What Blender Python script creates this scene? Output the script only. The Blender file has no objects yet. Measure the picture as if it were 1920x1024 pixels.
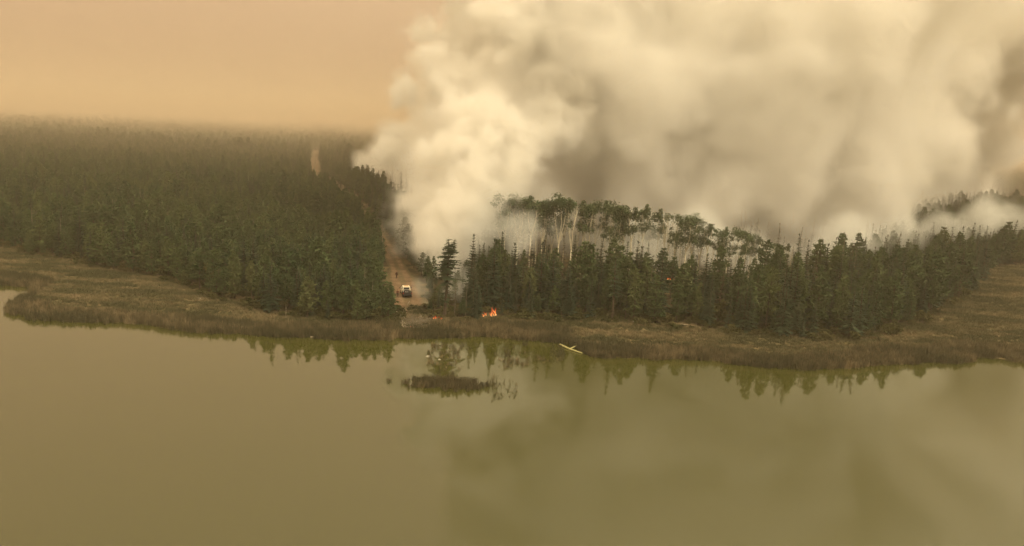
import bpy, bmesh, math, random
import numpy as np
from mathutils import Vector, Matrix, noise as mnoise
scene = bpy.context.scene
rad = math.radians

# ------------------------------------------------------------------ camera
CAM_H, F_PX, PITCH, ROLL = 38.0, 1423.0, rad(10.82), rad(3.0)
FWD = Vector((0, math.cos(PITCH), -math.sin(PITCH)))
_U0 = Vector((0, math.sin(PITCH), math.cos(PITCH)))
RIGHT = Vector((1, 0, 0)) * math.cos(ROLL) + _U0 * math.sin(ROLL)
UP = _U0 * math.cos(ROLL) - Vector((1, 0, 0)) * math.sin(ROLL)
cam_data = bpy.data.cameras.new('camera')
cam = bpy.data.objects.new('camera', cam_data)
scene.collection.objects.link(cam)
cam.matrix_world = Matrix(((RIGHT.x, UP.x, -FWD.x, 0), (RIGHT.y, UP.y, -FWD.y, 0), (RIGHT.z, UP.z, -FWD.z, CAM_H), (0, 0, 0, 1)))
cam_data.sensor_width = 36.0
cam_data.lens = 36.0 * F_PX / 1920.0
cam_data.clip_start, cam_data.clip_end = 0.5, 20000
scene.camera = cam

# ------------------------------------------------------------------ smoky daylight sky
SUN_EL, SUN_AZ = rad(46), rad(128)         # azimuth clockwise from +Y: high behind the lake, on the marsh side
SUN_DIR = Vector((math.sin(SUN_AZ) * math.cos(SUN_EL), math.cos(SUN_AZ) * math.cos(SUN_EL), math.sin(SUN_EL)))
SKY_STRENGTH = 0.1
world = bpy.data.worlds.new('World'); scene.world = world; world.use_nodes = True
nt = world.node_tree; nt.nodes.clear()
n_out = nt.nodes.new('ShaderNodeOutputWorld'); n_bg = nt.nodes.new('ShaderNodeBackground')
n_sky = nt.nodes.new('ShaderNodeTexSky'); n_sky.sky_type = 'NISHITA'; n_sky.sun_disc = False
n_sky.sun_elevation = SUN_EL; n_sky.sun_rotation = SUN_AZ
n_sky.dust_density = 10; n_sky.air_density = 1.5; n_sky.ozone_density = 0.5
# wildfire smoke veil over the whole sky: orange away from the sun, pale yellow towards it
n_tc = nt.nodes.new('ShaderNodeTexCoord')
n_dot = nt.nodes.new('ShaderNodeVectorMath'); n_dot.operation = 'DOT_PRODUCT'; n_dot.inputs[1].default_value = SUN_DIR
n_ramp = nt.nodes.new('ShaderNodeMapRange'); n_ramp.interpolation_type = 'SMOOTHSTEP'
n_ramp.inputs['From Min'].default_value = -0.75; n_ramp.inputs['From Max'].default_value = 0.95
n_veil = nt.nodes.new('ShaderNodeMix'); n_veil.data_type = 'RGBA'
n_veil.inputs['A'].default_value = (5.6, 3.45, 1.9, 1); n_veil.inputs['B'].default_value = (10.0, 8.0, 4.7, 1)
n_mix = nt.nodes.new('ShaderNodeMix'); n_mix.data_type = 'RGBA'; n_mix.inputs['Factor'].default_value = 0.93
nt.links.new(n_tc.outputs['Generated'], n_dot.inputs[0])
nt.links.new(n_dot.outputs['Value'], n_ramp.inputs['Value'])
nt.links.new(n_ramp.outputs['Result'], n_veil.inputs['Factor'])
# an overcast sky is about three times as bright overhead as at the horizon
n_sep = nt.nodes.new('ShaderNodeSeparateXYZ'); nt.links.new(n_tc.outputs['Generated'], n_sep.inputs[0])
# and less reddened there, where the light crosses less smoke
n_zen = nt.nodes.new('ShaderNodeMapRange'); n_zen.data_type = 'FLOAT_VECTOR'
n_zen.inputs[9].default_value = (1.0, 1.0, 1.0); n_zen.inputs[10].default_value = (3.05, 3.22, 3.40)
n_zxy = nt.nodes.new('ShaderNodeCombineXYZ')
for _k in range(3): nt.links.new(n_sep.outputs['Z'], n_zxy.inputs[_k])
nt.links.new(n_zxy.outputs[0], n_zen.inputs['Vector'])
n_scl = nt.nodes.new('ShaderNodeVectorMath'); n_scl.operation = 'MULTIPLY'
nt.links.new(n_veil.outputs['Result'], n_scl.inputs[0]); nt.links.new(n_zen.outputs['Vector'], n_scl.inputs[1])
nt.links.new(n_sky.outputs['Color'], n_mix.inputs['A']); nt.links.new(n_scl.outputs['Vector'], n_mix.inputs['B'])
nt.links.new(n_mix.outputs['Result'], n_bg.inputs['Color']); n_bg.inputs['Strength'].default_value = SKY_STRENGTH
nt.links.new(n_bg.outputs['Background'], n_out.inputs['Surface'])

sun_data = bpy.data.lights.new('sun', 'SUN'); sun_data.energy = 1.7; sun_data.angle = rad(14); sun_data.color = (1.0, 0.86, 0.66)
sun = bpy.data.objects.new('sun', sun_data); scene.collection.objects.link(sun)
sun.rotation_euler = (-SUN_DIR).to_track_quat('-Z', 'Y').to_euler()

scene.view_settings.view_transform = 'Standard'; scene.view_settings.look = 'None'
scene.view_settings.exposure = -0.06; scene.view_settings.gamma = 1.0
cy = scene.cycles
cy.use_adaptive_sampling = True; cy.adaptive_threshold = 0.04; cy.adaptive_min_samples = 16
cy.use_denoising = True; cy.denoiser = 'OPENIMAGEDENOISE'
cy.max_bounces = 9; cy.diffuse_bounces = 2; cy.glossy_bounces = 2; cy.transmission_bounces = 2
cy.volume_bounces = 8; cy.transparent_max_bounces = 8
cy.volume_step_rate = 2.0; cy.volume_max_steps = 256
cy.sample_clamp_indirect = 4.0

COL = scene.collection
def pix_dir(px, py):
    return RIGHT * ((px - 960) / F_PX) + UP * ((512 - py) / F_PX) + FWD
def ground_at(px, py, z=0.6):              # photo pixel -> point on level z
    d = pix_dir(px, py); t = (z - CAM_H) / d.z
    return Vector((d.x * t, d.y * t, z))
def at_depth(px, py, y):                   # photo pixel -> point at forward distance y
    d = pix_dir(px, py); t = y / d.y
    return Vector((d.x * t, y, CAM_H + d.z * t))
def proj(x, y, z=1.0):                     # world -> photo pixel
    v = Vector((x, y, z - CAM_H)); d = v.dot(FWD)
    return 960 + F_PX * v.dot(RIGHT) / d, 512 - F_PX * v.dot(UP) / d
def link(name, me, parent=None):
    o = bpy.data.objects.new(name, me); COL.objects.link(o)
    if parent: o.parent = parent
    return o
def tag(o, label=None, cat=None, group=None, kind=None):
    if label: o['label'] = label
    if cat: o['category'] = cat
    if group: o['group'] = group
    if kind: o['kind'] = kind
    return o
# ------------------------------------------------------------------ materials
def mat(name, build, rough=0.8, spec=0.2):
    m = bpy.data.materials.new(name); m.use_nodes = True
    t = m.node_tree; b = t.nodes['Principled BSDF']
    b.inputs['Roughness'].default_value = rough; b.inputs['Specular IOR Level'].default_value = spec
    build(t, b); return m
def nd(t, kind, **kw):
    n = t.nodes.new(kind)
    for k, v in kw.items():
        if k in n.inputs.keys(): n.inputs[k].default_value = v
        else: setattr(n, k, v)
    return n
def ramp(t, src, stops):
    r = t.nodes.new('ShaderNodeValToRGB'); e = r.color_ramp.elements
    while len(e) < len(stops): e.new(0.5)
    for el, (p, c) in zip(e, stops): el.position = p; el.color = (*c, 1)
    t.links.new(src, r.inputs[0]); return r.outputs['Color']
def pos_noise(t, scale, detail=4, stretch=None, obj=False):
    n = nd(t, 'ShaderNodeTexNoise', Scale=scale, Detail=detail)
    src = t.nodes.new('ShaderNodeTexCoord').outputs['Object'] if obj else t.nodes.new('ShaderNodeNewGeometry').outputs['Position']
    if stretch:
        mp = t.nodes.new('ShaderNodeMapping'); mp.inputs['Scale'].default_value = stretch
        t.links.new(src, mp.inputs['Vector']); src = mp.outputs['Vector']
    t.links.new(src, n.inputs['Vector']); return n.outputs['Fac']
def mixc(t, f, a, b):
    m = nd(t, 'ShaderNodeMix', data_type='RGBA')
    for s, v in (('Factor', f), ('A', a), ('B', b)):
        if hasattr(v, 'is_linked'): t.links.new(v, m.inputs[s])
        else: m.inputs[s].default_value = v if s == 'Factor' else (*v, 1)
    return m.outputs['Result']
def plain(name, c, rough=0.7, spec=0.3, var=0.25, scale=3.0, metal=0.0):
    def f(t, b):
        t.links.new(ramp(t, pos_noise(t, scale, 3, obj=True), [(0.3, tuple(k * (1 - var) for k in c)), (0.7, tuple(min(1, k * (1 + var)) for k in c))]), b.inputs['Base Color'])
        b.inputs['Metallic'].default_value = metal
    return mat(name, f, rough, spec)
def foliage(name, stops, tint, blotch=0.9):
    def f(t, b):
        oi = t.nodes.new('ShaderNodeObjectInfo')
        c = ramp(t, oi.outputs['Random'], stops)
        c = mixc(t, ramp(t, pos_noise(t, blotch, 3), [(0.35, (0, 0, 0)), (0.75, (0.6, 0.6, 0.6))]), c, tint)
        c = mixc(t, ramp(t, pos_noise(t, .028, 4), [(.42, (0, 0, 0)), (.66, (.55, .55, .55))]), c, tuple(k * q for k, q in zip(tint, (1.25, 1.1, 1.0))))
        t.links.new(c, b.inputs['Base Color'])
    return mat(name, f, 0.75, 0.15)

M = {}
M['spruce'] = foliage('spruce_needles', [(0, (.017, .034, .020)), (.5, (.024, .042, .023)), (.85, (.034, .052, .026)), (1, (.048, .060, .029))], (.036, .054, .029))
M['pine'] = foliage('pine_needles', [(0, (.027, .050, .024)), (.5, (.042, .068, .029)), (.85, (.066, .091, .035)), (1, (.095, .105, .044))], (.070, .094, .038))
M['aspen'] = foliage('aspen_leaves', [(0, (.052, .084, .040)), (1, (.085, .112, .052))], (.040, .062, .030))
M['willow'] = foliage('willow_leaves', [(0, (.050, .060, .020)), (.6, (.085, .085, .030)), (1, (.12, .10, .045))], (.055, .055, .022))
M['brown_needles'] = foliage('scorched_needles', [(0, (.055, .040, .022)), (1, (.085, .060, .032))], (.045, .036, .020))
M['bark'] = plain('conifer_bark', (.075, .058, .042), .9, .1)
M['aspen_bark'] = plain('aspen_bark', (.55, .49, .37), .8, .15, .3, 2.0)
M['dead_wood'] = plain('bleached_wood', (.36, .30, .22), .85, .1, .35)
M['grey_wood'] = plain('grey_deadwood', (.19, .16, .12), .9, .1, .4)
M['char'] = plain('charred_wood', (.02, .018, .016), .9, .1)
M['yellow_wood'] = plain('peeled_wood', (.40, .365, .17), .7, .2, .2)
def _reed(t, b):
    oi = t.nodes.new('ShaderNodeObjectInfo')
    c = ramp(t, oi.outputs['Random'], [(0, (.070, .062, .034)), (.5, (.130, .106, .058)), (1, (.24, .185, .108))])
    c = mixc(t, ramp(t, pos_noise(t, .055, 5, (1, 2.2, 0)), [(.40, (0, 0, 0)), (.58, (.8, .8, .8))]), c, (.056, .056, .028))
    t.links.new(c, b.inputs['Base Color'])
M['reed'] = mat('dry_reed', _reed, .8, .15)
def _sedge(t, b):
    oi = t.nodes.new('ShaderNodeObjectInfo')
    c = ramp(t, oi.outputs['Random'], [(0, (.12, .105, .056)), (.6, (.18, .146, .080)), (1, (.27, .205, .125))])
    c = mixc(t, ramp(t, pos_noise(t, .07, 5, (1, 2.5, 0)), [(.38, (0, 0, 0)), (.56, (.9, .9, .9))]), c, (.066, .068, .033))
    t.links.new(c, b.inputs['Base Color'])
M['sedge'] = mat('dry_sedge', _sedge, .85, .1)

# ------------------------------------------------------------------ ground, lake, road
SHORE = [(-6500, 1500), (-1500, 520), (-400, 262), (-200, 186), (-122, 158), (-101, 155), (-97.5, 151), (-95, 141), (-93, 136.6), (-84.2, 131.4), (-69.3, 131.5), (-50.3, 129.4), (-29.3, 128.3), (-17.6, 131.9),
         (-5.3, 135), (4.6, 135.5), (10.4, 134.4), (13, 129.5), (15.5, 126.4), (27.7, 127.3), (41.4, 126.6), (50.4, 125.7), (61, 128.6), (72.5, 133.2), (82, 135), (88.8, 139.0), (96.1, 136.6), (130, 140), (200, 150), (400, 200), (1500, 300), (6500, 600)]
_sx, _sy = np.array(SHORE, float).T
def wob(x, y, k, seed):
    r = np.random.default_rng(seed); o = 0
    for i in range(5):
        a = r.uniform(0, 6.28); f = k * 1.7 ** i
        o = o + np.sin((x * math.cos(a) + y * math.sin(a)) * f + r.uniform(0, 6.28)) / 1.5 ** i
    return o / 2.2
def shore_y(x): return np.interp(x, _sx, _sy) + 0.7 * wob(x, 0 * x, .22, 3) + 0.35 * wob(x, 0 * x, 1.1, 4)
PUDDLES = [(ground_at(px, py, 0), a, b) for px, py, a, b in [(1840, 574, 2.6, 1.2), (1868, 622, 2.2, 1.6), (1902, 651, 3.0, 1.2), (1912, 534, 4.2, 1.6), (12, 491, 3.2, 1.3), (1690, 655, 1.2, .6), (1782, 668, .8, .5)]]
def height(x, y):
    x = np.asarray(x, float); y = np.asarray(y, float)
    s = y - shore_y(x)
    h = np.interp(s, [-25, -6, -1, .6, 4, 20, 60, 200], [-2.4, -1.2, -.3, .10, .22, .55, .95, 1.4])
    h = h + np.clip((s - 2) / 14, 0, 1) * (.16 * wob(x, y, .12, 8) + .08 * wob(x, y, .6, 9))
    far = np.clip((y - 500) / 2200, 0, 1)
    h = h + far * far * (14 + 16 * wob(x, y, .0022, 5))
    for c, a, b in PUDDLES:
        q = ((x - c.x) / a) ** 2 + ((y - c.y) / b) ** 2 + .35 * wob(x, y, 1.3, 12)
        h = h - np.exp(-q * q) * (h + .25)
    return h
def hz_at(x, y): return float(height(np.array([x]), np.array([y]))[0])

def grid_mesh(name, xs, ys, zf):
    X, Y = np.meshgrid(xs, ys); Z = zf(X, Y); n, m = len(xs), len(ys)
    me = bpy.data.meshes.new(name)
    V = np.stack([X, Y, Z], -1).reshape(-1, 3)
    i = np.arange((m - 1) * (n - 1)); r, c = i // (n - 1), i % (n - 1); a = r * n + c
    Fc = np.stack([a, a + 1, a + n + 1, a + n], -1)
    me.from_pydata(V.tolist(), [], Fc.tolist())
    me.polygons.foreach_set('use_smooth', [True] * len(Fc)); me.update()
    return me, X, Y
def spread(a, b, step, far, k=1.16):
    v = list(np.arange(a, b, step)); d, x = step, b
    while x < far: v.append(x); d *= k; x += d
    v.append(far); d, x, w = step, a - step, []
    return v
xr = spread(0, 190, 1.3, 6200); xs = np.array([-x for x in xr[:0:-1]] + xr)
ys = np.array([-2400, -1200, -600, -300, -100, 40, 90] + spread(112, 265, 1.2, 10300))
gme, GX, GY = grid_mesh('ground', xs, ys, height)

# forest outline on the ground
EDGE_PX = [(0, 460), (60, 480), (130, 490), (200, 505), (270, 516), (340, 535), (400, 560), (500, 585), (620, 600), (690, 606), (738, 606)]
EDGE_R = [(800, 592), (860, 600), (950, 597), (1050, 600), (1150, 605), (1300, 618), (1430, 630), (1560, 636), (1650, 626), (1720, 603), (1790, 573), (1848, 530), (1858, 506), (1920, 500)]
poly = [(-6000, 1900), (-1500, 680), (-400, 330), (-200, 228)] + [tuple(ground_at(*p).xy) for p in EDGE_PX] + [(-21, 140), (-21, 152), (-16.8, 152)] \
     + [tuple(ground_at(*p).xy) for p in EDGE_R] + [(260, 275), (500, 330), (1500, 480), (6000, 1500), (6000, 10000), (-6000, 10000)]
def in_poly(x, y, P):
    r = np.zeros(np.shape(x), bool); n = len(P)
    for i in range(n):
        (x1, y1), (x2, y2) = P[i], P[(i + 1) % n]
        c = ((y1 > y) != (y2 > y)) & (x < (x2 - x1) * (y - y1) / ((y2 - y1) or 1e-9) + x1); r ^= c
    return r
# road centreline with half widths
ROAD = [(770, 588, .8), (768, 578, 2.2), (766, 568, 3.8), (763, 556, 4.2), (760, 543, 3.9), (752, 520, 3.1), (740, 490, 2.3), (728, 468, 2.3), (715, 450, 2.2), (690, 412, 2.3), (650, 375, 2.3), (600, 340, 2.8), (591, 320, 3.2), (591, 300, 3.6), (594, 285, 3.6)]
road_pts = [(*ground_at(a, b, .9).xy, w) for a, b, w in ROAD]
def resample(P, step):
    out = []; P = [np.array(p, float) for p in P]
    for i in range(len(P) - 1):
        p0, p1, p2, p3 = P[max(i - 1, 0)], P[i], P[i + 1], P[min(i + 2, len(P) - 1)]
        n = max(2, int(np.linalg.norm((p2 - p1)[:2]) / step))
        for k in range(n):
            t = k / n
            out.append(.5 * ((2 * p1) + (p2 - p0) * t + (2 * p0 - 5 * p1 + 4 * p2 - p3) * t * t + (3 * p1 - p0 - 3 * p2 + p3) * t ** 3))
    return np.array(out + [P[-1]])
RC = resample(road_pts, 1.6)
def road_gap(x, y):                        # metres outside the road's edge
    x = np.asarray(x, float); best = np.full(x.shape, 1e9)
    for k in range(0, len(RC), 2): best = np.minimum(best, np.hypot(x - RC[k, 0], y - RC[k, 1]) - RC[k, 2])
    return best

a = gme.attributes.new('wood', 'FLOAT', 'POINT')
wood = in_poly(GX, GY + 2.5 * wob(GX, GY, .3, 21), poly).astype(float)
a.data.foreach_set('value', wood.ravel().astype(np.float32))
def _ground(t, b):
    at = nd(t, 'ShaderNodeAttribute', attribute_name='wood')
    n1 = pos_noise(t, .35, 6); n2 = pos_noise(t, .09, 5, (1, 2.6, 1))
    floor = ramp(t, n1, [(.3, (.030, .026, .015)), (.5, (.060, .048, .026)), (.62, (.12, .092, .050)), (.75, (.17, .125, .068))])
    marsh = ramp(t, n2, [(.3, (.075, .066, .030)), (.48, (.115, .092, .045)), (.6, (.19, .145, .080)), (.72, (.23, .165, .095))])
    t.links.new(mixc(t, at.outputs['Fac'], marsh, floor), b.inputs['Base Color'])
gme.materials.append(mat('soil', _ground, .95, .05))
ground = tag(link('ground', gme), 'flat forest floor and marsh sloping into the lake', None, None, 'structure')

wm, _, _ = grid_mesh('lake', np.linspace(-6200, 6200, 9), np.linspace(-2400, 3000, 7), lambda X, Y: 0 * X)
def _water(t, b):
    b.inputs['Base Color'].default_value = (.046, .047, .010, 1); b.inputs['IOR'].default_value = 1.58
    b.inputs['Specular IOR Level'].default_value = .5
    bp = nd(t, 'ShaderNodeBump', Strength=.035, Distance=.25)
    add = nd(t, 'ShaderNodeMath', operation='MULTIPLY_ADD'); add.inputs[1].default_value = .35
    t.links.new(pos_noise(t, 2.2, 3, (1, .6, 1)), add.inputs[0]); t.links.new(pos_noise(t, .35, 3, (1, .5, 1)), add.inputs[2])
    t.links.new(add.outputs[0], bp.inputs['Height']); t.links.new(bp.outputs['Normal'], b.inputs['Normal'])
wm.materials.append(mat('murky_water', _water, .035, .5))
tag(link('lake', wm), 'still olive brown lake water mirroring the smoky sky', None, None, 'structure')

V, Fc = [], []
cr = (-1, -.48, -.14, .14, .48, 1)
for k in range(len(RC)):
    d = RC[min(k + 1, len(RC) - 1)] - RC[max(k - 1, 0)]; t2 = np.array([-d[1], d[0]]) / (np.hypot(d[0], d[1]) + 1e-9)
    for j, u in enumerate(cr):
        w = RC[k, 2] * (1 + (.22 * float(wob(np.array([k * 1.0]), np.array([j * 9.0]), .5, 31)[0]) if abs(u) == 1 else 0))
        x, y = RC[k, 0] - t2[0] * u * w, RC[k, 1] - t2[1] * u * w
        V.append((x, y, hz_at(x, y) + (.05 if abs(u) > .9 else .11 if abs(u) < .3 else .07)))
    if k: Fc += [((k - 1) * 6 + j, (k - 1) * 6 + j + 1, k * 6 + j + 1, k * 6 + j) for j in range(5)]
rm = bpy.data.meshes.new('dirt_road'); rm.from_pydata(V, [], Fc); rm.polygons.foreach_set('use_smooth', [True] * len(Fc))
rm.attributes.new('across', 'FLOAT', 'POINT').data.foreach_set('value', [abs(u) for _ in RC for u in cr])
def _road(t, b):
    c = ramp(t, pos_noise(t, .45, 6), [(.3, (.095, .064, .040)), (.5, (.155, .102, .062)), (.7, (.22, .150, .095))])
    ac = nd(t, 'ShaderNodeAttribute', attribute_name='across')
    wv = nd(t, 'ShaderNodeMath', operation='MULTIPLY_ADD'); wv.inputs[1].default_value = .35; t.links.new(pos_noise(t, .8, 4), wv.inputs[0]); t.links.new(ac.outputs['Fac'], wv.inputs[2])
    c = mixc(t, ramp(t, wv.outputs[0], [(.28, (.75, .75, .75)), (.46, (0, 0, 0)), (.78, (0, 0, 0)), (1.0, (.85, .85, .85))]), c, (.085, .072, .038))     # weedy crown and verges, bare wheel tracks
    t.links.new(c, b.inputs['Base Color'])
rm.materials.append(mat('sandy_dirt', _road, .95, .05))
tag(link('dirt_road', rm), 'sandy dirt track cut straight through the forest', None, None, 'structure')
# ------------------------------------------------------------------ tree shapes (each: trunk mesh, crown mesh)
def mesh_from(name, V, Fc, mats, idx=None, smooth=False):
    me = bpy.data.meshes.new(name); me.from_pydata(V, [], Fc)
    for m in mats: me.materials.append(m)
    if idx: me.polygons.foreach_set('material_index', idx)
    if smooth: me.polygons.foreach_set('use_smooth', [True] * len(Fc))
    me.update(); return me
def tube(V, Fc, pts, radii, n=6):
    """tapered limb through pts, closed at the tip"""
    b0 = len(V); up = Vector((0, 0, 1))
    for i, p in enumerate(pts):
        d = (pts[min(i + 1, len(pts) - 1)] - pts[max(i - 1, 0)]).normalized()
        a = d.cross(Vector((1, 0, 0)) if abs(d.x) < .8 else up).normalized(); b = d.cross(a)
        for k in range(n):
            q = 2 * math.pi * k / n; V.append(p + (a * math.cos(q) + b * math.sin(q)) * radii[i])
        if i: Fc += [(b0 + (i - 1) * n + k, b0 + (i - 1) * n + (k + 1) % n, b0 + i * n + (k + 1) % n, b0 + i * n + k) for k in range(n)]
    Fc.append(tuple(b0 + (len(pts) - 1) * n + k for k in range(n)))
def bough(V, Fc, o, ang, L, slope, droop, rnd, wid=.34, segs=5, curl=0.0):
    """a flat needle spray: a spine with side fingers and hanging tips"""
    d = Vector((math.cos(ang), math.sin(ang), 0)); s = Vector((-d.y, d.x, 0))
    def sp(t): return o + d * (L * t) + Vector((0, 0, L * (slope * t - droop * t * t + curl * t ** 3)))
    for k in range(segs):
        t0 = (k + .4) / (segs + .4); w = L * wid * (1.05 - t0 * .75) * rnd.uniform(.7, 1.25)
        p, q = sp(t0 - .12), sp(min(1.05, t0 + .22))
        for sg in (-1, 1):
            tip = sp(min(1.1, t0 + .18)) + s * (sg * w) + Vector((0, 0, rnd.uniform(-.25, .05) * w))
            b = len(V); V.extend((p, q, tip)); Fc.append((b, b + 1, b + 2))
        h = sp(t0 + .1) + Vector((rnd.uniform(-.1, .1), rnd.uniform(-.1, .1), -w * rnd.uniform(.45, .9)))
        b = len(V); V.extend((p, q, h)); Fc.append((b, b + 1, b + 2))
def tuft(V, Fc, c, r, n, rnd, flat=1.0):
    for _ in range(n):
        d = Vector((rnd.gauss(0, 1), rnd.gauss(0, 1), rnd.gauss(0, 1) * flat + .25)).normalized()
        s = d.cross(Vector((rnd.gauss(0, 1), rnd.gauss(0, 1), rnd.gauss(0, 1)))).normalized() * (r * .22)
        e = c + d * r * rnd.uniform(.6, 1.15); st = c + d * r * .05
        b = len(V); V.extend((st - s, st + s, e + s * .5, e - s * .5)); Fc.append((b, b + 1, b + 2, b + 3))

def spruce(seed, h, r, base=.1, sparse=1.0, whorls=26, needles='spruce', top2=False):
    rnd = random.Random(seed); V, Fc = [], []; TV, TF = [], []
    bend = [Vector((rnd.gauss(0, .012) * h * t, rnd.gauss(0, .012) * h * t, h * t)) for t in (0, .25, .5, .75, 1)]
    def ax(t):
        i = min(3, int(t * 4)); return bend[i].lerp(bend[i + 1], t * 4 - i)
    R = .011 * h + .03
    tube(TV, TF, [ax(t) for t in (0, .25, .5, .75, .985)], [R * 1.25, R, R * .7, R * .4, .02])
    for i in range(whorls):
        t = base + (1 - base) * (i + rnd.uniform(-.3, .3)) / whorls
        t = min(max(t, base), .985); u = (t - base) / (1 - base)
        rr = r * (1 - u) ** .85 * (.55 + .45 * min(1, u * 6 + .35)) + .12
        n = 6 if u < .7 else 5
        a0 = rnd.uniform(0, 6.28)
        for k in range(n):
            if rnd.random() > sparse: continue
            L = rr * rnd.uniform(.65, 1.2)
            bough(V, Fc, ax(t), a0 + 6.283 * k / n + rnd.uniform(-.35, .35), L, -.05 + u * .5, .42 * (1 - u * .6), rnd, .42 if u < .75 else .55, 5 if L > .8 else 3, .18)
    tuft(V, Fc, ax(.985), .3, 10, rnd, 2.2)
    return mesh_from('trunk', TV, TF, [M['bark']], smooth=True), mesh_from('crown', V, Fc, [M[needles]])

def pine(seed, h, r, base=.22, needles='pine', dens=1.0):
    rnd = random.Random(seed); V, Fc = [], []; TV, TF = [], []
    bend = [Vector((rnd.gauss(0, .02) * h * t, rnd.gauss(0, .02) * h * t, h * t)) for t in (0, .25, .5, .75, 1)]
    def ax(t):
        i = min(3, int(t * 4)); return bend[i].lerp(bend[i + 1], t * 4 - i)
    R = .010 * h + .025
    tube(TV, TF, [ax(t) for t in (0, .25, .5, .75, .96)], [R * 1.25, R, R * .75, R * .45, .02])
    W = 15
    for i in range(W):
        t = base + (1 - base) * (i + rnd.uniform(-.3, .3)) / W; t = min(max(t, base), .97); u = (t - base) / (1 - base)
        rr = r * (1 - u) ** .65 * (.6 + .4 * min(1, u * 4 + .2)) + .15; a0 = rnd.uniform(0, 6.28)
        for k in range(6):
            if rnd.random() > dens * .92: continue
            L = rr * rnd.uniform(.6, 1.2); an = a0 + 1.047 * k + rnd.uniform(-.4, .4)
            d = Vector((math.cos(an), math.sin(an), .15 + .5 * u)); o = ax(t)
            if L > .9: tube(TV, TF, [o, o + d * (L * .8)], [.03, .012], 3)
            for f in ((.5, .9) if L > .8 else (.7,)):
                tuft(V, Fc, o + d * (L * f) + Vector((0, 0, .08 * L)), (.30 + .16 * L) * rnd.uniform(.85, 1.2), 9, rnd, .8)
    tuft(V, Fc, ax(.97), .42, 12, rnd, 2.0)
    return mesh_from('trunk', TV, TF, [M['bark']]), mesh_from('crown', V, Fc, [M[needles]])

def aspen(seed, h, spreadr, leafy=1.0, forks=3, fork_at=.5, leaf='aspen'):
    rnd = random.Random(seed); V, Fc = [], []; TV, TF = [], []
    lean = Vector((rnd.gauss(0, .035), rnd.gauss(0, .03), 0)) * h
    f0 = Vector((lean.x * fork_at, lean.y * fork_at, h * fork_at)); R = .0078 * h + .04
    mid = f0 * .5 + Vector((rnd.gauss(0, .1), rnd.gauss(0, .1), 0))
    tube(TV, TF, [Vector((0, 0, -.2)), mid, f0], [R * 1.2, R, R * .8])
    ends = []
    for k in range(forks):
        an = 6.283 * k / forks + rnd.uniform(-.6, .6); sp = spreadr * rnd.uniform(.35, 1.0) * (1 if k else .35)
        top = Vector((lean.x + math.cos(an) * sp, lean.y + math.sin(an) * sp, h * rnd.uniform(.88, 1.0)))
        m2 = f0.lerp(top, .5) + Vector((rnd.gauss(0, .25), rnd.gauss(0, .25), 0)) + Vector((math.cos(an), math.sin(an), 0)) * sp * .12
        tube(TV, TF, [f0, f0.lerp(m2, .5), m2, top], [R * .7, R * .55, R * .42, .025], 5)
        for j in range(8):
            q = rnd.uniform(.25, 1.0); p = (m2.lerp(top, (q - .5) * 2) if q > .5 else f0.lerp(m2, q * 2))
            a2 = rnd.uniform(0, 6.28); l2 = rnd.uniform(.6, 1.5) * spreadr * .55 * (1.2 - q * .5)
            e = p + Vector((math.cos(a2) * l2, math.sin(a2) * l2, l2 * rnd.uniform(.3, 1.0)))
            tube(TV, TF, [p, e], [R * .22, .015], 3); ends.append(e)
        ends.append(top)
    for e in ends:
        if rnd.random() > leafy: continue
        rr = rnd.uniform(.6, 1.2) * spreadr * .44
        for _ in range(int(62 * min(1.0, leafy + .2))):
            d = Vector((rnd.gauss(0, 1), rnd.gauss(0, 1), rnd.gauss(0, .7))).normalized() * rr * rnd.random() ** .45
            c = e + d; s = .19 * rnd.uniform(.7, 1.3)
            a = Vector((rnd.gauss(0, 1), rnd.gauss(0, 1), rnd.gauss(0, 1))).normalized(); b_ = a.cross(Vector((rnd.gauss(0, 1), rnd.gauss(0, 1), 1))).normalized()
            b = len(V); V.extend((c + a * s, c + b_ * s, c - a * s, c - b_ * s)); Fc.append((b, b + 1, b + 2, b + 3))
    return mesh_from('trunk', TV, TF, [M['aspen_bark']], smooth=True), (mesh_from('crown', V, Fc, [M[leaf]]) if V else None)

def snag(seed, h, material):
    rnd = random.Random(seed); TV, TF = [], []
    ln = Vector((rnd.gauss(0, .05), rnd.gauss(0, .04), 0)) * h
    P = [Vector((ln.x * t, ln.y * t, h * t)) + Vector((rnd.gauss(0, .06), rnd.gauss(0, .06), 0)) for t in (0, .3, .6, 1)]
    R = .011 * h + .04; tube(TV, TF, P, [R, R * .8, R * .5, .02])
    for k in range(22):
        t = rnd.uniform(.3, .97); o = Vector((ln.x * t, ln.y * t, h * t)); a = rnd.uniform(0, 6.28); L = (1.1 - t) * h * .16 * rnd.uniform(.4, 1.2)
        tube(TV, TF, [o, o + Vector((math.cos(a) * L, math.sin(a) * L, L * rnd.uniform(-.3, .5)))], [.025, .008], 3)
    return mesh_from('trunk', TV, TF, [M[material]]), None

def bush(seed, r, h, leaf='willow'):
    rnd = random.Random(seed); V, Fc = [], []; TV, TF = [], []
    for k in range(11):
        a = rnd.uniform(0, 6.28); q = rnd.random() ** .6
        e = Vector((math.cos(a) * r * q, math.sin(a) * r * q, h * (1 - .45 * q * q) * rnd.uniform(.65, 1.05)))
        tube(TV, TF, [Vector((0, 0, -.1)), e * .5 + Vector((0, 0, .1)), e], [.035, .022, .008], 3)
        tuft(V, Fc, e, r * .42, 34, rnd, .9); tuft(V, Fc, e * .6, r * .36, 18, rnd, .9)
    return mesh_from('stem', TV, TF, [M['grey_wood']]), mesh_from('foliage', V, Fc, [M[leaf]])

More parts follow.
